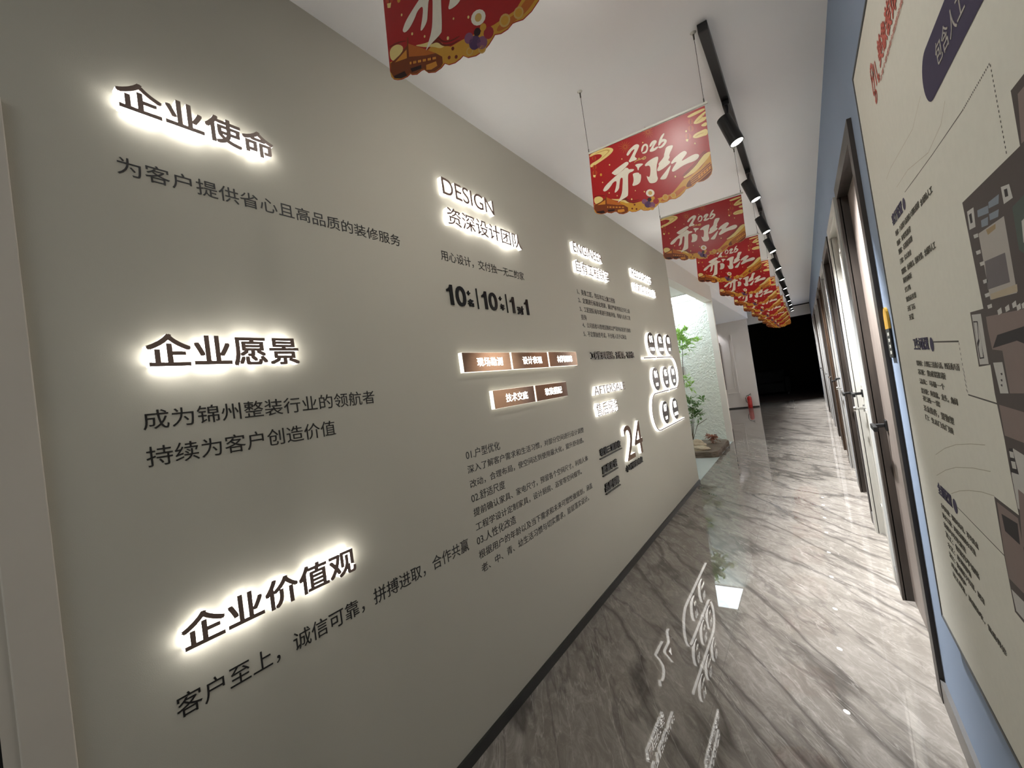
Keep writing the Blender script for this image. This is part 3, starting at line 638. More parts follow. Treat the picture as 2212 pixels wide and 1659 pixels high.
('purple',4,0,[2269,-3136,2240,-3200,2183,-3234,2112,-3228,2047,-3185,2004,-3116,1996,-3038,2025,-2974,2083,-2940,2154,-2946,2219,-2989,2261,-3059]),
('mauve',4,0,[2420,-3223,2395,-3281,2343,-3312,2279,-3308,2220,-3269,2182,-3206,2175,-3136,2201,-3078,2253,-3047,2317,-3052,2376,-3091,2413,-3154]),
('crimson',4,0,[2589,-3117,2565,-3171,2516,-3200,2456,-3196,2401,-3159,2365,-3099,2358,-3033,2383,-2978,2432,-2949,2492,-2954,2547,-2991,2583,-3051]),
('dark',4,0,[2303,-2946,2287,-2984,2253,-3004,2211,-3000,2173,-2975,2148,-2933,2143,-2888,2160,-2850,2194,-2830,2236,-2834,2274,-2859,2299,-2901]),
('gold',4,0,[2444,-2930,2429,-2965,2398,-2983,2360,-2980,2324,-2956,2302,-2918,2297,-2876,2313,-2842,2344,-2824,2382,-2827,2417,-2850,2440,-2888])]
BLET = [
('ivory',1,1,[801,-1204,1425,-1001,1562,-998,1625,-1076,1571,-1164,1090,-1388,952,-1369,910,-1300]),
('ivory',1,1,[372,-1782,481,-1663,753,-1520,1092,-1372,1383,-1278,1460,-1223,1554,-1278,1583,-1358,1691,-1378,1808,-1432,1750,-1504,1545,-1499,1495,-1669,1401,-2411,1341,-2465,1021,-2532,892,-2601,995,-2470,1150,-2248,1228,-1895,1285,-1587,1172,-1577,1097,-1845,1043,-2041,806,-2149,948,-1858,1009,-1619,841,-1641,734,-1759,554,-1886,408,-1902,354,-1828]),
('ivory',1,1,[1841,-1274,1961,-1254,2196,-1343,2172,-1391,2006,-1443,1971,-1565,1935,-1517,1933,-1397]),
('ivory',1,1,[1705,-1579,1971,-1633,1988,-1742,2046,-1731,2026,-1928,1930,-2129,1590,-2119,1710,-1925,1721,-1740]),
('ivory',1,1,[2245,-1411,2512,-1294,2770,-1277,2827,-1324,2791,-1460,2699,-1656,2658,-2040,2694,-2188,2592,-2316,2397,-2288,2306,-2205,2239,-1868,2327,-1995,2398,-1955,2463,-1627,2410,-1505,2261,-1502]),
('ivory',1,1,[3091,-1236,3177,-1031,3446,-1068,3426,-1164,3236,-1413,3261,-1515,3161,-1606,3258,-1685,3217,-1757,2935,-1874,2725,-1907,2691,-1819,2808,-1667,2770,-1601,3032,-1426,3059,-1305]),
('ivory',1,1,[3185,-1869,3274,-1830,3031,-2286,2933,-2321,2747,-2255,2802,-2180,2989,-2038]),
('ivory',1,1,[3264,-1753,3336,-1678,3440,-1596,3792,-1457,3898,-1545,3904,-1628,3698,-1795,3659,-1856,4134,-1750,4301,-1805,4334,-1920,4181,-2039,3771,-2016,3391,-2139,3269,-2140,3246,-2042,3501,-1801,3411,-1791,3285,-1818]),
('ivory',1,1,[1567,-696,1697,-554,1915,-448,2051,-431,2163,-521,2106,-639,1897,-903,1913,-954,1997,-1057,1903,-1087,1761,-1070,1667,-1089,1621,-1012,1690,-937,1956,-620,1909,-600,1802,-640,1665,-765,1607,-765]),
('ivory',1,1,[2190,-872,2202,-707,2293,-577,2425,-567,2501,-667,2484,-828,2399,-961,2269,-957,2190,-872,2279,-893,2381,-868,2432,-738,2398,-639,2318,-673,2266,-803]),
('ivory',1,1,[2530,-780,2593,-639,2715,-568,2843,-608,2862,-696,2716,-826,2680,-918,2829,-875,2911,-921,2746,-1013,2570,-1006,2506,-939,2652,-782,2733,-666,2602,-794]),
('ivory',1,1,[2874,-895,2936,-688,3037,-533,3175,-446,3198,-505,3049,-671,3141,-679,3251,-776,3221,-879,3062,-1008,2906,-1001,2874,-895,2978,-939,3119,-834,3141,-785,3016,-789,2958,-864]),
('tan',1,1,[1827,-1148,1951,-1096,2148,-1110,2304,-1056,2360,-1120,2331,-1202,2201,-1199,2177,-1139,2244,-1126,2272,-1161,2312,-1154,2306,-1107,2142,-1151,1947,-1129,1856,-1177]),
('tan',1,1,[2008,-1052,2078,-1029,2102,-1090,2048,-1119])]
def pairs(f): return [(f[i] / 1e4, f[i + 1] / 1e4) for i in range(0, len(f), 2)]
def smooth(p, n=2):
    for _ in range(n):
        q = []
        for i in range(len(p)):
            a, b = p[i], p[(i + 1) % len(p)]
            q += [(a[0] * .75 + b[0] * .25, a[1] * .75 + b[1] * .25), (a[0] * .25 + b[0] * .75, a[1] * .25 + b[1] * .75)]
        p = q
    return p
def make_banner():
    """local frame: u along +x, print faces -y, top edge at z = 0"""
    t = bpy.data.objects.new('hanging_banner', None); COL.objects.link(t); t.empty_display_size = .05
    o = pairs(BOUT); n = len(o); m = MB()
    for yy in (0, .0012): m.poly([(u, yy, v) for u, v in o])
    m.add([(u, yy, v) for yy in (0, .0012) for u, v in o], [(i, (i + 1) % n, n + (i + 1) % n, n + i) for i in range(n)])
    m.build('sheet', M['b_bred'], t)
    keys = []; pm = MB()
    for mt, layer, s, f in BART:
        if mt not in keys: keys.append(mt)
        p = pairs(f); p = smooth(p) if s else p
        pm.poly([(u, -.0001 - .00006 * layer, v) for u, v in p], keys.index(mt))
    pm.build('printed_scene', [M['b_' + k] for k in keys], t)
    keys = []; pm = MB()
    for mt, layer, s, f in BLET:
        if mt not in keys: keys.append(mt)
        p = smooth(pairs(f), 2)
        pm.poly([(u, -.0006, v) for u, v in p], keys.index(mt))
    pm.build('printed_lettering', [M['b_' + k] for k in keys], t)
    x0, x1 = -.006, .490
    m = MB().box(x0, x1, -.0025, .0035, -.002, .007); m.build('top_rail', M['rail'], t, bevel=.001)
    for x in (-.002, .478):
        c = MB(); c.tube([(x, 0, .007), (x, 0, .283)], .0011, 6); c.tube([(x, 0, .262), (x, 0, .283)], .003, 8); c.tube([(x, 0, .007), (x, 0, .022)], .0022, 8)
        c.build('hanging_cord', M['cord'], t)
        d = MB(); d.tube([(x, 0, .283), (x, 0, .290)], [.006, .012], 10); d.build('ceiling_hook', M['rail'], t)
    return t
BY = [.68, 1.82, 2.955, 4.065, 5.215, 6.38, 7.40, 8.60, 9.80, 10.85, 11.95, 12.45]
ORD = ['nearest', 'second', 'third', 'fourth', 'fifth', 'sixth', 'seventh', 'eighth', 'ninth', 'tenth', 'eleventh', 'twelfth']
ban = make_banner()
for i, yb in enumerate(BY):
    o = ban if i == 0 else copy_tree(ban)
    o.location = (.485, yb, 2.31); o.rotation_euler = (0, 0, math.radians((4.8, 4.8, 6, 4.5, 4.5, 5, 4, 5, 4.5, 5, 4.5, 5)[i]))
    if i == 0: lab = 'red festive banner nearest the camera, its top cut off by the edge of the photo'
    else: lab = 'red festive banner with scalloped golden hem, %s one from the camera' % ORD[i]
    tag(o, lab, 'banner', 'red banners hanging in a row from the ceiling')

# ------------------------------------------------------------------ track and spotlights
t = thing('ceiling_track', 'long black track running along the ceiling with a cross bar at its far end', 'track', (.998, 1.84, 2.6))
MB().box(.980, 1.016, 1.83, 13.95, 2.563, 2.5995).build('rail', M['black'], t, bevel=.002)
MB().box(.980, W - .001, 13.95, 13.98, 2.57, 2.5995).build('cross_rail', M['black'], t)
SY = [2.42, 3.38, 4.33, 5.20, 6.30, 7.28, 8.32, 9.33, 10.36, 11.28, 12.2, 12.85]
def make_spot():
    t = bpy.data.objects.new('track_spotlight', None); COL.objects.link(t); t.empty_display_size = .05
    MB().box(-.016, .016, -.05, .05, -.022, 0).build('adapter', M['black'], t, bevel=.002)
    a = Vector((-.022, 0, -.058)); d = Vector((.29, 0, -1)).normalized(); e = a + d * .148
    MB().tube([(0, -.02, -.02), (-.004, -.012, -.05), a + d * .03], .008, 10).build('arm', M['black'], t)
    n = 28; u = Vector((0, 1, 0)); v = d.cross(u)
    ring = lambda c, r: [c + (u * math.cos(2 * math.pi * k / n) + v * math.sin(2 * math.pi * k / n)) * r for k in range(n)]
    m = MB(); rr = [ring(a, .001), ring(a, .033), ring(e, .034), ring(e, .029), ring(e - d * .02, .027)]
    fs = [(i * n + k, i * n + (k + 1) % n, (i + 1) * n + (k + 1) % n, (i + 1) * n + k) for i in range(4) for k in range(n)]
    m.add([q for r in rr for q in r], fs).build('housing', M['black'], t, smooth=False)
    m = MB(); m.add(ring(e - d * .0015, .0288), [tuple(range(n))]).build('lens', M['lens'], t)
    spot_light('spot_lamp', e + d * .004, d, SPOT_W, 66, 1.0, (.97, .985, 1), .02, t)
    return t
sp = make_spot()
for i, ys in enumerate(SY):
    o = sp if i == 0 else copy_tree(sp)
    o.location = (.998, ys, 2.563)
    tag(o, 'black cylinder spotlight %s on the ceiling track' % ('nearest the camera' if i == 0 else 'next to last' if i == len(SY) - 2 else 'at the far end' if i == len(SY) - 1 else ORD[i] + ' from the camera'), 'spotlight', 'spotlights on the black track')
# two recessed lamps over the near end of the corridor, tilted towards the lettering wall
for ly, lab, pw, dr in ((1.12, 'round recessed ceiling lamp just past the nearest banner', DOWN_W, (-.80, .68, -1.0)), (.74, 'round recessed ceiling lamp right above the nearest banner', DOWN_W * .9, (.05, .4, -1.0))):
    t = thing('recessed_lamp', lab, 'lamp', (.87, ly, 2.6), 'recessed lamps over the near end of the corridor')
    m = MB(); m.tube([(.87, ly, 2.5995), (.87, ly, 2.594)], [.055, .052], 28); m.build('trim_ring', M['white'], t)
    m = MB(); m.tube([(.87, ly, 2.594), (.87, ly, 2.5925)], .042, 28); m.build('lens', M['lens'], t)
    spot_light('spot_lamp', (0, 0, -.012), dr, pw, 160, 1.0, (1, .97, .9), .03, t)

# ------------------------------------------------------------------ framed poster on the right wall
PART = [
('plan',1,0,[3000,15420,7188,15411,7197,14787,9311,14770,9190,13119,9300,12285,9323,11847,9250,11164,9239,10654,9191,10049,10186,10049,10190,9061,10126,8166,3000,8155]),
('mauve',2,0,[7044,15300,3200,15307,3200,14802,7156,14796]),
('rug',2,0,[8870,14188,7924,14191,7928,13220,8849,13227]),
('pillow',2,0,[8765,14498,8357,14452,8379,14356,8787,14404]),
('pillow',2,0,[8326,14486,7959,14482,8016,14378,8354,14409]),
('pillow',2,0,[8690,14334,8423,14316,8471,14216,8711,14240]),
('pillow',2,0,[8374,14337,8038,14311,8097,14229,8381,14254]),
('white',2,0,[9172,14593,8889,14579,8936,14305,9198,14322]),
('dark',3,0,[9116,14530,9001,14527,9016,14390,9112,14396]),
('white',2,0,[7869,14541,7627,14501,7592,14322,7864,14325]),
('dark',3,0,[7792,14485,7699,14470,7701,14378,7794,14391]),
('blanket',3,0,[8812,13775,8076,13758,8079,13376,8879,13376]),
('ochre',3,0,[8567,14170,8214,14168,8242,14108,8532,14091]),
('green',2,0,[7652,14225,7234,14277,7502,13616,7667,13708]),
('white',3,0,[7470,14010,7333,14032,7458,13725,7517,13768]),
('beige',3,0,[8812,13304,7884,13325,7904,13233,8801,13222]),
('mauve',2,0,[9139,13002,7749,13007,8183,11939,8724,11895,8730,12494,9112,12514,9151,12815]),
('dark',3,0,[8817,12719,7832,12803,7926,12572,8180,12624,9078,12532]),
('white',3,0,[9078,14217,8891,14200,8891,14147,9062,14161]),
('white',3,0,[9090,13975,8903,13964,8903,13910,9074,13919]),
('white',3,0,[9017,13793,8833,13786,8833,13733,9001,13738]),
('white',3,0,[9012,13531,8829,13531,8829,13478,8996,13477]),
('white',3,0,[9032,13329,8848,13334,8848,13281,9016,13276]),
('white',3,0,[9009,13160,8827,13169,8827,13116,8993,13107]),
('white',3,0,[8660,13058,8508,13088,8507,13011,8654,12990]),
('white',3,0,[8379,13077,8238,13106,8237,13032,8373,13012]),
('white',3,0,[8135,13105,8004,13133,8003,13060,8130,13042]),
('white',3,0,[8015,13061,7888,13089,7887,13018,8009,13000]),
('white',3,0,[7858,13071,7737,13098,7737,13029,7853,13011]),
('plan',2,0,[9810,13120,9175,13128,9283,12285,9835,12237]),
('white',3,0,[9751,13077,9330,13062,9360,12293,9768,12273]),
('dark',4,0,[9731,12972,9526,12960,9512,12378,9728,12365]),
('white',5,0,[9706,12950,9564,12944,9624,12686,9725,12617]),
('white',5,0,[9548,12397,9681,12388,9690,12556,9581,12655]),
('white',5,0,[9709,12920,9723,12658,9724,12395,9724,12537]),
('white',5,0,[9535,12930,9597,12705,9538,12417,9520,12614]),
('white',4,0,[9164,12317,8803,12333,8770,11891,9087,11865]),
('dark',5,0,[8950,12166,8873,12178,8873,12148,8914,12140]),
('dark',5,0,[8988,12073,8915,12086,8914,12055,8951,12048]),
('dark',5,0,[9018,11998,8948,12011,8948,11980,8981,11973]),
('mauve',3,0,[8730,12494,7955,12501,8183,11939,8724,11895]),
('mauve',2,0,[9222,11685,8291,11674,8468,11237,9208,11226]),
('white',2,0,[8967,11082,8544,11051,8916,10133,9177,10157,9201,10647]),
('dark',3,0,[9126,11052,8981,11079,8911,10716,9219,10683]),
('white',4,0,[9131,11011,8973,11023,8977,10936,9131,10917]),
('white',4,0,[9127,10865,8966,10886,8966,10781,9118,10760]),
('mauve',3,0,[9044,10474,8786,10454,9164,9522,9248,9597]),
('mauve',2,0,[10089,9984,9248,9987,9228,9364,9483,8736,10134,8712,10155,9137]),
('dark',3,0,[9961,9830,9303,9888,9350,9553,9927,9562]),
('white',2,0,[10108,8545,9546,8582,9688,8231,10048,8219]),
('ink',6,0,[12775,16024,10398,15930,10398,15945,12775,16039]),
('ink',6,0,[10398,15930,8676,15896,8676,15911,10398,15945]),
('ink',6,0,[8670,15891,8642,15892,8643,15918,8671,15917]),
('ink',6,0,[8614,15893,8587,15895,8588,15921,8616,15919]),
('ink',6,0,[8559,15896,8531,15897,8532,15923,8560,15922]),
('ink',6,0,[8504,15898,8476,15900,8477,15926,8505,15924]),
('ink',6,0,[8448,15901,8420,15902,8422,15928,8449,15927]),
('ink',6,0,[8393,15903,8365,15905,8366,15930,8394,15929]),
('ink',6,0,[8337,15906,8310,15907,8311,15933,8338,15932]),
('ink',6,0,[8282,15908,8254,15909,8255,15935,8283,15934]),
('ink',6,0,[8227,15911,8199,15912,8200,15938,8228,15937]),
('ink',6,0,[8171,15913,8143,15914,8145,15940,8172,15939]),
('ink',6,0,[8116,15916,8088,15917,8089,15943,8117,15942]),
('ink',6,0,[8060,15918,8033,15919,8034,15945,8061,15944]),
('ink',6,0,[8005,15921,7977,15922,7978,15948,8006,15947]),
('ink',6,0,[7949,15923,7922,15924,7923,15950,7951,15949]),
('ink',6,0,[7894,15926,7866,15927,7867,15953,7895,15952]),
('ink',6,0,[7839,15928,7811,15929,7812,15955,7840,15954]),
('ink',6,0,[7783,15931,7755,15932,7757,15958,7784,15957]),
('ink',6,0,[7728,15933,7700,15934,7701,15960,7729,15959]),
('ink',6,0,[7672,15935,7645,15937,7646,15963,7674,15961]),
('ink',6,0,[7617,15938,7589,15939,7590,15965,7618,15964]),
('ink',6,0,[7587,15933,7586,15902,7560,15903,7561,15934]),
('ink',6,0,[7586,15871,7586,15840,7560,15840,7560,15871]),
('ink',6,0,[7585,15809,7585,15777,7559,15778,7559,15809]),
('ink',6,0,[7584,15746,7584,15715,7558,15715,7558,15747]),
('ink',6,0,[7583,15684,7583,15653,7557,15653,7557,15684]),
('ink',6,0,[7582,15621,7582,15590,7556,15591,7556,15622]),
('ink',6,0,[7581,15559,7581,15528,7555,15528,7555,15559]),
('ink',6,0,[7580,15497,7580,15465,7554,15466,7554,15497]),
('ink',6,0,[7580,15434,7579,15403,7553,15403,7554,15434]),
('ink',6,0,[7579,15372,7578,15340,7552,15341,7553,15372]),
('ink',6,0,[7578,15309,7577,15278,7551,15278,7552,15310]),
('ink',6,0,[7577,15247,7576,15216,7550,15216,7551,15247]),
('ink',6,0,[7576,15184,7575,15153,7549,15154,7550,15185]),
('ink',6,0,[7575,15122,7574,15091,7548,15091,7549,15122]),
('ink',6,0,[7574,15060,7573,15028,7547,15029,7548,15060]),
('ink',6,0,[7573,14997,7573,14966,7547,14966,7547,14998]),
('ink',6,0,[7572,14935,7572,14904,7546,14904,7546,14935]),
('ink',6,0,[7571,14872,7571,14841,7545,14842,7545,14873]),
('ink',6,0,[12492,12676,10688,12652,10688,12682,12492,12706]),
('ink',6,0,[10707,12647,10708,12601,10682,12601,10681,12647]),
('ink',6,0,[10709,12555,10710,12509,10684,12508,10683,12554]),
('ink',6,0,[10711,12462,10712,12416,10686,12416,10685,12462]),
('ink',6,0,[10713,12370,10714,12324,10688,12323,10687,12370]),
('ink',6,0,[10715,12278,10716,12232,10690,12231,10689,12277]),
('ink',6,0,[10717,12185,10718,12139,10692,12139,10691,12185]),
('ink',6,0,[10719,12093,10720,12047,10694,12046,10693,12092]),
('ink',6,0,[10721,12001,10722,11954,10696,11954,10695,12000]),
('ink',6,0,[10723,11908,10724,11862,10698,11861,10697,11908]),
('ink',6,0,[10725,11816,10726,11770,10700,11769,10699,11815]),
('ink',6,0,[10699,12140,10697,12097,10671,12098,10673,12142]),
('ink',6,0,[10695,12053,10693,12009,10667,12011,10669,12054]),
('ink',6,0,[10691,11966,10688,11922,10662,11923,10665,11967]),
('ink',6,0,[10686,11878,10684,11835,10658,11836,10660,11880]),
('ink',6,0,[10682,11791,10680,11747,10654,11749,10656,11792]),
('ink',6,0,[10665,11701,9300,11678,9300,11703,10665,11726]),
('ink',6,0,[9300,11678,8920,11665,8919,11690,9299,11703]),
('ink',6,0,[12810,9060,10188,9054,10188,9074,12810,9080]),
('ink',6,0,[10188,9054,9639,9046,9639,9066,10188,9074]),
('pale',6,0,[14104,9951,13062,10303,13066,10315,14108,9963]),
('pale',6,0,[13062,10302,12072,10564,12075,10576,13066,10315]),
('pale',6,0,[12072,10564,11033,10766,11036,10778,12075,10576]),
('pale',6,0,[11034,10766,10198,10898,10200,10911,11036,10778]),
('pale',6,0,[14401,9371,13328,9754,13332,9767,14405,9383]),
('pale',6,0,[13328,9754,12382,10030,12386,10042,13332,9767]),
('pale',6,0,[12383,10030,11180,10291,11182,10304,12385,10042]),
('pale',6,0,[11180,10291,10149,10464,10152,10477,11182,10304]),
('pale',6,0,[13185,9256,12412,9527,12416,9539,13189,9268]),
('pale',6,0,[12412,9527,11696,9732,11699,9744,12415,9539]),
('pale',6,0,[11696,9732,10861,9931,10864,9944,11699,9744]),
('pale',6,0,[10862,9931,10177,10051,10179,10064,10864,9944]),
('faint',6,0,[10485,17035,11334,16818,11331,16806,10482,17023]),
('faint',6,0,[11332,16818,13801,16947,13802,16935,11333,16806]),
('faint',6,0,[13802,16947,14458,16902,14457,16890,13801,16935]),
('faint',6,0,[9309,16361,9671,16157,9665,16146,9303,16350]),
('faint',6,0,[9669,16158,10588,16061,10587,16049,9667,16146]),
('faint',6,0,[10586,16061,12204,16332,12206,16320,10588,16049]),
('faint',6,0,[12204,16332,13474,16379,13475,16367,12205,16320])]
PX = W - .020
t = thing('wall_poster', 'large cream poster board with a dark edge on the right wall', 'poster', (W, .3, .47))
py0, py1, pz0, pz1 = -.75, 1.684, .467, 2.082
MB().box(PX, W - .001, py0 + .008, py1 - .008, pz0 + .008, pz1 - .008).build('board', M['p_board'], t)
MB().box(PX - .002, W - .001, py0, py1, pz0, pz0 + .008).box(PX - .002, W - .001, py0, py1, pz1 - .008, pz1).box(PX - .002, W - .001, py0, py0 + .008, pz0, pz1).box(PX - .002, W - .001, py1 - .008, py1, pz0, pz1).build('edge_frame', M['posteredge'], t)
keys = []; pm = MB(); lines_ = {}
for mt, layer, s, f in PART:
    if mt in ('ink', 'pale', 'faint'):
        zc = sum(f[1::2]) / len(f[1::2]) / 1e4
        b = lines_.setdefault((mt, zc > 1.4, zc > 1.1), MB()); b.poly([(PX - .00012, a, c) for a, c in pairs(f)])
    else:
        if mt not in keys: keys.append(mt)
        pm.poly([(PX - .0001 - .00006 * layer, a, c) for a, c in pairs(f)], keys.index(mt))
pm.build('printed_picture', [M['p_' + k] for k in keys], t)
for k, b in lines_.items(): b.build('leader_line', M['p_' + k[0]], t)
# pill shaped title
zc, rr_ = 1.7055, .0415
o = arc(.98, zc, rr_, 90, -90, 16) + [(-.55, zc - rr_), (-.55, zc + rr_)]
MB().poly([(PX - .0005, a, b) for a, b in o]).build('title_pill', M['p_purple'], t)
def ptext(name, rows, mt, off=0.0, n=.0012, whole=False):
    b = MB()
    for body, ya, yb, z0, z1 in rows:
        for g in fitted(body, -ya, -yb, z0, z1, off, 0, whole): put(b, g, RIGHT(PX), n - .0006, n)
    return b.build(name, M[mt], t)
ptext('title_text', [('包含人工', .934, .797, 1.690, 1.723)], 'p_rug')
ptext('logo_text', [('美象装饰', 1.308, 1.09, 1.901, 1.957)], 'p_logo', .02)
ptext('tagline', [('让每个家都成为理想的模样', 1.326, 1.03, 1.879, 1.889)], 'p_logopale')
b = MB()
def stroke(pts, wd):
    P = [Vector((a, c)) for a, c in pts]
    for p, q in zip(P, P[1:]):
        d = (q - p).normalized(); nn = Vector((-d.y, d.x)) * wd / 2
        b.poly([(PX - .0008, *(p + nn)), (PX - .0008, *(q + nn)), (PX - .0008, *(q - nn)), (PX - .0008, *(p - nn))])
stroke(arc(1.405, 1.945, .016, 0, 360, 16), .012); stroke([(1.42, 1.94), (1.425, 1.90)] + arc(1.405, 1.89, .018, 180, 300, 8) + [(1.395, 1.92), (1.39, 1.94)], .009)
stroke([(1.375, 1.95), (1.372, 1.895)], .009); stroke([(1.355, 1.945), (1.350, 1.90)] + arc(1.340, 1.90, .010, 180, 330, 6), .008)
b.build('logo_mark', M['p_logo'], t)
ptext('item_heading', [('客厅配置', 1.455, 1.322, 1.571, 1.600)], 'p_head', .02); ptext('item_heading', [('卫生间配置', 1.447, 1.290, 1.254, 1.280)], 'p_head', .02); ptext('item_heading', [('全屋配置', 1.445, 1.322, .893, .923)], 'p_head', .02)
for yb, zb, r in ((1.301, 1.584, .0135), (1.264, 1.264, .0155), (1.299, .904, .016)): MB().poly([(PX - .0006, a, c) for a, c in arc(yb, zb, r, 0, 345, 23)]).build('bullet', M['p_head'], t)
ROWS = [('地面：八百乘八百通体大理石瓷砖', 1.442, 1.175, 1.541), ('含铺贴人工', 1.165, 1.071, 1.538), ('墙面：环保乳胶漆', 1.445, 1.279, 1.516), ('顶面：石膏板吊顶', 1.442, 1.279, 1.494), ('门套：实木复合', 1.443, 1.309, 1.470),
        ('踢脚线：金属收口，整体安装，含辅料人工', 1.445, 1.11, 1.444), ('插座面板', 1.445, 1.342, 1.422), ('灯具', 1.442, 1.374, 1.398), ('窗台石安装', 1.445, 1.33, 1.374), ('过门石', 1.448, 1.362, 1.351), ('开荒', 1.446, 1.394, 1.328),
        ('墙地砖：大理石三百乘六百，四百乘八百', 1.449, 1.09, 1.213), ('吊顶：集成铝扣板', 1.446, 1.195, 1.191), ('洁具：马桶一个', 1.448, 1.216, 1.168), ('浴室柜：陶瓷盆，龙头，角阀', 1.448, 1.14, 1.144), ('花洒一套', 1.445, 1.279, 1.125), ('五金挂件，置物架', 1.452, 1.19, 1.100), ('门：生态门含门锁', 1.450, 1.206, 1.077),
        ('水电改造：强弱电布线，开关底盒', 1.441, 1.166, .858), ('防水工程：两遍涂刷闭水试验', 1.440, 1.194, .834), ('拆除与垃圾清运', 1.444, 1.27, .810), ('瓦工：包管找平铺贴', 1.443, 1.197, .786), ('木工：吊顶隔墙', 1.440, 1.26, .762), ('油工：批刮腻子打磨，刷漆', 1.440, 1.19, .738), ('成品保护', 1.438, 1.32, .714), ('竣工保洁，质量验收，售后保修', 1.436, 1.099, .690)]
for body, ya, yb, z0 in ROWS:
    b = MB()
    for g in fitted(body, -ya, -yb, z0, z0 + .0135, .01):
        put(b, g, RIGHT(PX), .0004, .0010)
        if g[0] in '，：': b.build('body_text', M['p_text'], t); b = MB()
    b.build('body_text', M['p_text'], t)
# small yellow and black sign beside the nearest door
t = thing('door_tag', 'small black tag with a yellow top beside the nearest door frame', 'sign', (W, 1.86, 1.23))
MB().box(W - .007, W - .001, 1.888, 1.962, 1.225, 1.325).build('tag_body', M['black'], t, bevel=.002)
o = [(1.888, 1.325), (1.888, 1.362)] + arc(1.925, 1.362, .037, 0, 180, 10)[1:] + [(1.962, 1.325)]
o = [(1.962, 1.325)] + arc(1.925, 1.362, .037, 0, 180, 10) + [(1.888, 1.325)]
n = len(o); m = MB(); m.poly([(W - .007, a, c) for a, c in o]); m.poly([(W - .001, a, c) for a, c in o]); m.add([(x, a, c) for x in (W - .007, W - .001) for a, c in o], [(i, (i + 1) % n, n + (i + 1) % n, n + i) for i in range(n)])
m.build('tag_top', M['yellow'], t)
m = MB()
for k in range(4): m.box(W - .0078, W - .0069, 1.900, 1.915, 1.302 - k * .021, 1.312 - k * .021).box(W - .0078, W - .0069, 1.920, 1.928, 1.300 - k * .021, 1.312 - k * .021)
m.build('tag_marks', M['signwhite'], t)

# ------------------------------------------------------------------ alcove garden
t = thing('ceiling_light_panel', 'bright light panel in the low ceiling over the plant alcove, extended out of view for more light', 'lamp', (-.42, 7.25, 2.445))
MB().box(-1.5, -.19, 6.98, 7.66, 2.436, 2.4445).build('diffuser', M['panel'], t)  # stretch hidden behind the left wall is added to brighten the alcove
m = MB()
for q in ((-1.52, -1.5, 6.96, 7.675), (-.19, -.17, 6.96, 7.675), (-1.5, -.19, 6.96, 6.98), (-1.5, -.19, 7.66, 7.675)): m.box(*q, 2.434, 2.4445)
m.build('frame', M['white'], t)
# slab
m = MB(); top = []; n = 18
edge = [(-1.25, 6.42), (-.9, 6.39), (-.6, 6.40), (-.33, 6.39), (-.10, 6.385), (-.02, 6.41), (-.004, 6.55), (-.02, 6.75), (-.006, 6.95), (-.016, 7.15), (-.004, 7.33), (-.06, 7.45), (-.4, 7.50), (-.8, 7.47), (-1.25, 7.5)]
nE = len(edge); rnd = random.Random(3)
vs = [(x, y, .005) for x, y in edge] + [(x + rnd.uniform(-.008, .004), y + rnd.uniform(0, .008), .05) for x, y in edge] + [(x - .012, y + .010, .082 + rnd.uniform(-.004, .004)) for x, y in edge]
m.add(vs, [(r * nE + i, r * nE + (i + 1) % nE, (r + 1) * nE + (i + 1) % nE, (r + 1) * nE + i) for r in range(2) for i in range(nE)]); m.poly(vs[2 * nE:]); m.poly(vs[:nE])
tag(m.build('wooden_slab', M['logwood'], loc=(-.6, 6.9, 0)), 'thick weathered wooden slab on the alcove floor carrying the rocks and plants', 'slab')
def rock(c, s, seed, label):
    bm = bmesh.new(); bmesh.ops.create_icosphere(bm, subdivisions=4, radius=1); r = random.Random(seed); ph = [r.uniform(0, 6) for _ in range(9)]
    for v in bm.verts:
        p = v.co.copy(); k = 1 + .10 * math.sin(3 * p.x + ph[0]) * math.sin(4 * p.y + ph[1]) + .08 * math.sin(7 * p.z + 3 * p.x + ph[2]) + .045 * math.sin(13 * p.x + ph[3]) * math.sin(11 * p.z + ph[4]) + .03 * math.sin(22 * p.y + ph[5])
        v.co = Vector((p.x * s[0] * k, p.y * s[1] * k, max(p.z * s[2] * k, -.35 * s[2])))
    zb = min(v.co.z for v in bm.verts)
    for v in bm.verts: v.co.z -= zb
    me = bpy.data.meshes.new('rock'); bm.to_mesh(me); bm.free(); me.materials.append(M['stone'])
    for p in me.polygons: p.use_smooth = True
    o = bpy.data.objects.new('rock', me); COL.objects.link(o); o.location = c; tag(o, label, 'rock', 'pale rocks on the wooden slab'); return o
rock((-.28, 6.57, .080), (.125, .09, .052), 1, 'front pale rock nearest the edge of the wooden slab')
rock((-.40, 6.80, .080), (.16, .10, .092), 5, 'taller pale rock behind the front one, beside the grey wall corner')
def leafspray(mb, base, dirv, length, pairs_, lw, rn, mi=0):
    d = Vector(dirv).normalized(); s = d.cross(Vector((0, 0, 1))); s = s.normalized() if s.length > .01 else Vector((1, 0, 0)); u = s.cross(d)
    for k in range(pairs_ + 1):
        f = (k + .6) / (pairs_ + .6); p = Vector(base) + d * length * f - Vector((0, 0, .25 * length * f * f))
        for sg in ((-1, 1) if k < pairs_ else (0,)):
            q = (d * .75 + s * sg * .8 + u * rn.uniform(-.6, .6)).normalized(); L = lw * rn.uniform(.8, 1.25); nrm = q.cross(u).normalized() * L * .17
            a = p; c = p + q * L; b1 = p + q * L * .45 + nrm; b2 = p + q * L * .45 - nrm; dn = Vector((0, 0, -L * .12))
            mb.add([a, b1, c + dn, b2, p + q * L * .5 + u * L * .03], [(0, 1, 4), (1, 2, 4), (2, 3, 4), (3, 0, 4)], mi)
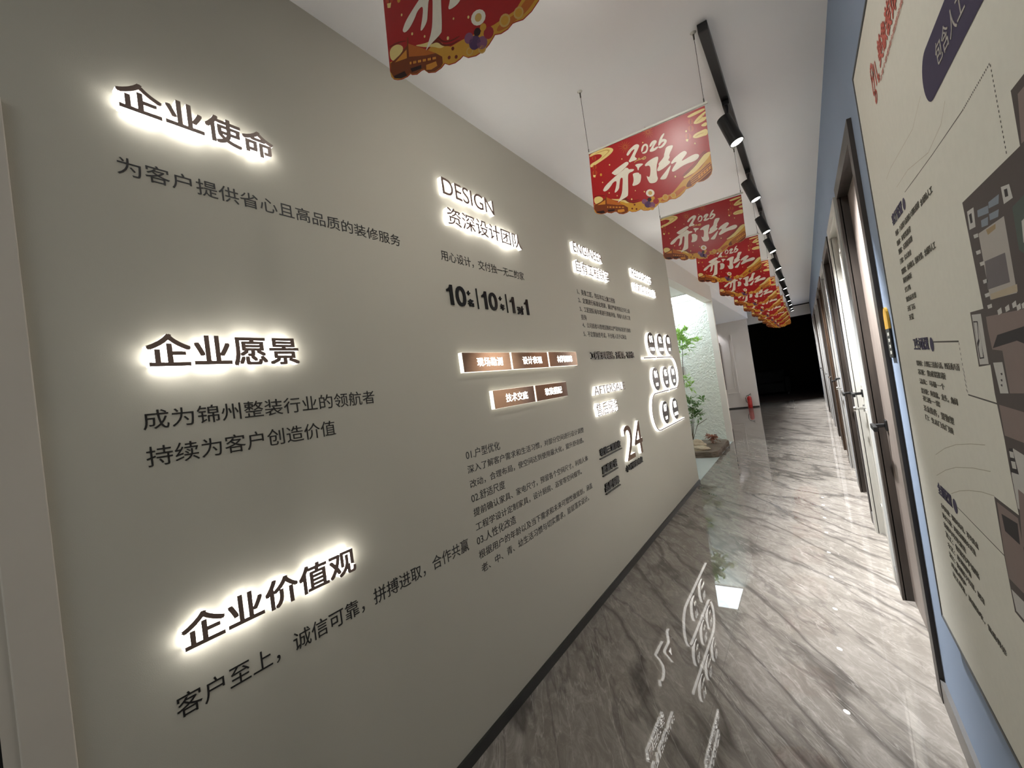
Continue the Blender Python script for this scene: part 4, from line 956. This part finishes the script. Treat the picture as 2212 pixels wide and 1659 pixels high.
def shrub(name, label, cat, stems, clusters, leafmat, lw, seed):
    rn = random.Random(seed); base = stems[0][0]; t = thing(name, label, cat, base)
    m = MB()
    for st in stems: m.tube(st, [.008 - .005 * i / (len(st) - 1) for i in range(len(st))], 7)
    f = MB(); grow(m, f, clusters, lw, rn)
    m.build('stems', M['stem'], t); f.build('foliage', M[leafmat], t)
    return t
def grow(m, f, clusters, lw, rn):
    for c, rad, cnt in clusters:
        for _ in range(cnt):
            a = rn.uniform(0, 6.283); el = rn.uniform(-.5, 1.25); d = Vector((math.cos(a) * math.cos(el), math.sin(a) * math.cos(el), math.sin(el)))
            b0 = Vector(c) + Vector((rn.gauss(0, 1), rn.gauss(0, 1), rn.gauss(0, 1))) * rad * .35
            m.tube([b0, b0 + d * rad * .8 - Vector((0, 0, .12 * rad))], .0015, 4)
            leafspray(f, b0, d, rad * .9, 3, lw, rn)
tall = thing('leafy_plant', 'tall many-stemmed green plant in the alcove, leafy near the top and again low down', 'plant', (-.50, 6.98, .08))
def foliage_part(stems, clusters, leafmat, lw, seed):
    rn = random.Random(seed); m = MB(); f = MB()
    for st in stems: m.tube(st, [.008 - .005 * i / (len(st) - 1) for i in range(len(st))], 7)
    grow(m, f, clusters, lw, rn)
    m.build('stem', M['stem'], tall); f.build('foliage', M[leafmat], tall)
foliage_part([[(-.50, 6.98, .08), (-.47, 6.95, .8), (-.42, 6.92, 1.4), (-.36, 6.92, 1.85)], [(-.50, 6.98, .08), (-.52, 6.95, .9), (-.48, 6.92, 1.6)]],
      [((-.42, 6.90, 1.80), .11, 9), ((-.31, 6.92, 1.68), .11, 10), ((-.19, 6.9, 1.72), .08, 6), ((-.36, 6.9, 1.84), .09, 6), ((-.32, 6.9, 1.60), .09, 8), ((-.40, 6.88, 1.60), .10, 8), ((-.44, 6.92, 1.90), .08, 5), ((-.36, 6.88, 1.72), .13, 8)], 'leaf', .068, 4)
foliage_part([[(-.52, 6.96, .08), (-.53, 6.92, .6), (-.46, 6.86, 1.05)]], [((-.42, 6.86, 1.12), .10, 9), ((-.37, 6.88, 1.04), .09, 6)], 'leaf', .075, 9)
foliage_part([[(-.48, 7.02, .08), (-.44, 7.0, .4), (-.38, 6.95, .72)], [(-.48, 7.02, .08), (-.40, 7.0, .5)], [(-.48, 7.0, .12), (-.36, 7.0, .40), (-.20, 6.95, .49)]],
      [((-.40, 6.99, .78), .10, 12), ((-.30, 6.98, .74), .09, 8), ((-.38, 6.98, .64), .10, 12), ((-.33, 6.98, .54), .09, 9), ((-.42, 6.99, .50), .09, 8)], 'leafdark', .07, 15)
shrub('ground_shrub', 'small rust red shrub at the back edge of the wooden slab', 'plant', [[(-.20, 7.15, .08), (-.20, 7.14, .13)], [(-.20, 7.15, .08), (-.25, 7.13, .14)]],
      [((-.24, 7.12, .17), .055, 18), ((-.16, 7.13, .17), .055, 16), ((-.20, 7.14, .13), .06, 18)], 'redleaf', .034, 21)
tag(MB().box(-.635, -.575, 7.672, 7.679, 1.20, 1.335).build('wall_plate', M['p_rug'], loc=(-.6, 7.679, 1.2)), 'small grey plate on the textured wall beside the plants', 'plate')

# ------------------------------------------------------------------ far end
ex, ey = -.246, 12.98
t = thing('fire_extinguisher', 'red fire extinguisher on the floor by the white wall at the far end', 'fire extinguisher', (ex, ey, 0))
m = MB(); m.tube([(ex, ey, 0), (ex, ey, .012), (ex, ey, .27), (ex, ey, .305), (ex, ey, .325)], [.052, .056, .056, .045, .022], 24); m.build('cylinder', M['red'], t, smooth=True)
m = MB(); m.tube([(ex, ey, .325), (ex, ey, .352)], .016, 12); m.build('valve', M['chrome'], t)
m = MB(); m.tube([(ex - .01, ey, .352), (ex + .03, ey, .37), (ex + .055, ey - .01, .395)], .006, 8); m.tube([(ex - .01, ey, .35), (ex + .06, ey, .352)], .006, 8); m.build('lever', M['black'], t)
m = MB(); m.tube([(ex - .01, ey, .345), (ex - .06, ey, .335), (ex - .085, ey, .28), (ex - .082, ey, .2), (ex - .058, ey - .01, .15)], .008, 8); m.build('hose', M['black'], t)
m = MB(); nn = 12
vs = [(ex + .0568 * math.sin(math.radians(-60 + 120 * k / nn)), ey - .0568 * math.cos(math.radians(-60 + 120 * k / nn)), z) for z in (.10, .22) for k in range(nn + 1)]
m.add(vs, [(k, k + 1, nn + 2 + k, nn + 1 + k) for k in range(nn)]).build('label', mat('extinguisher_label', (196, 60, 54), .5, noise=.3, nscale=70), t)
t = thing('framed_picture', 'dark framed panel on the white end wall, half hidden by the white post', 'picture', (-.9, 13.09, .56))
MB().box(-1.0, -.775, 13.06, 13.099, .55, 1.88).build('frame', M['darkwood'], t); MB().box(-.985, -.79, 13.055, 13.061, .57, 1.86).build('picture_surface', M['brownwood'], t)
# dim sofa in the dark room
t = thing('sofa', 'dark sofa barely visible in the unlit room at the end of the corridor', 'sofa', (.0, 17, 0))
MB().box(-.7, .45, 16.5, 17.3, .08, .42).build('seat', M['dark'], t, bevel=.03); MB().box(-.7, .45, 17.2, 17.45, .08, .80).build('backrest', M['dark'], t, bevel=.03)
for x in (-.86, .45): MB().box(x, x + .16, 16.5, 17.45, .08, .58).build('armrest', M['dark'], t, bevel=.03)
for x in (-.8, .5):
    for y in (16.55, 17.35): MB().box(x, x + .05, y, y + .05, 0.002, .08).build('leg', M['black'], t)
# picture light that grazes the end wall of the side room
spot_light('picture_lamp', (-.95, 12.85, 2.38), (.12, .25, -1), 10, 70, .6, (.92, .92, 1), .03)
area_light('side_room_lamp', (-1.6, 10.4, 2.40), .5, 1.6, 10, (1, .95, .9))
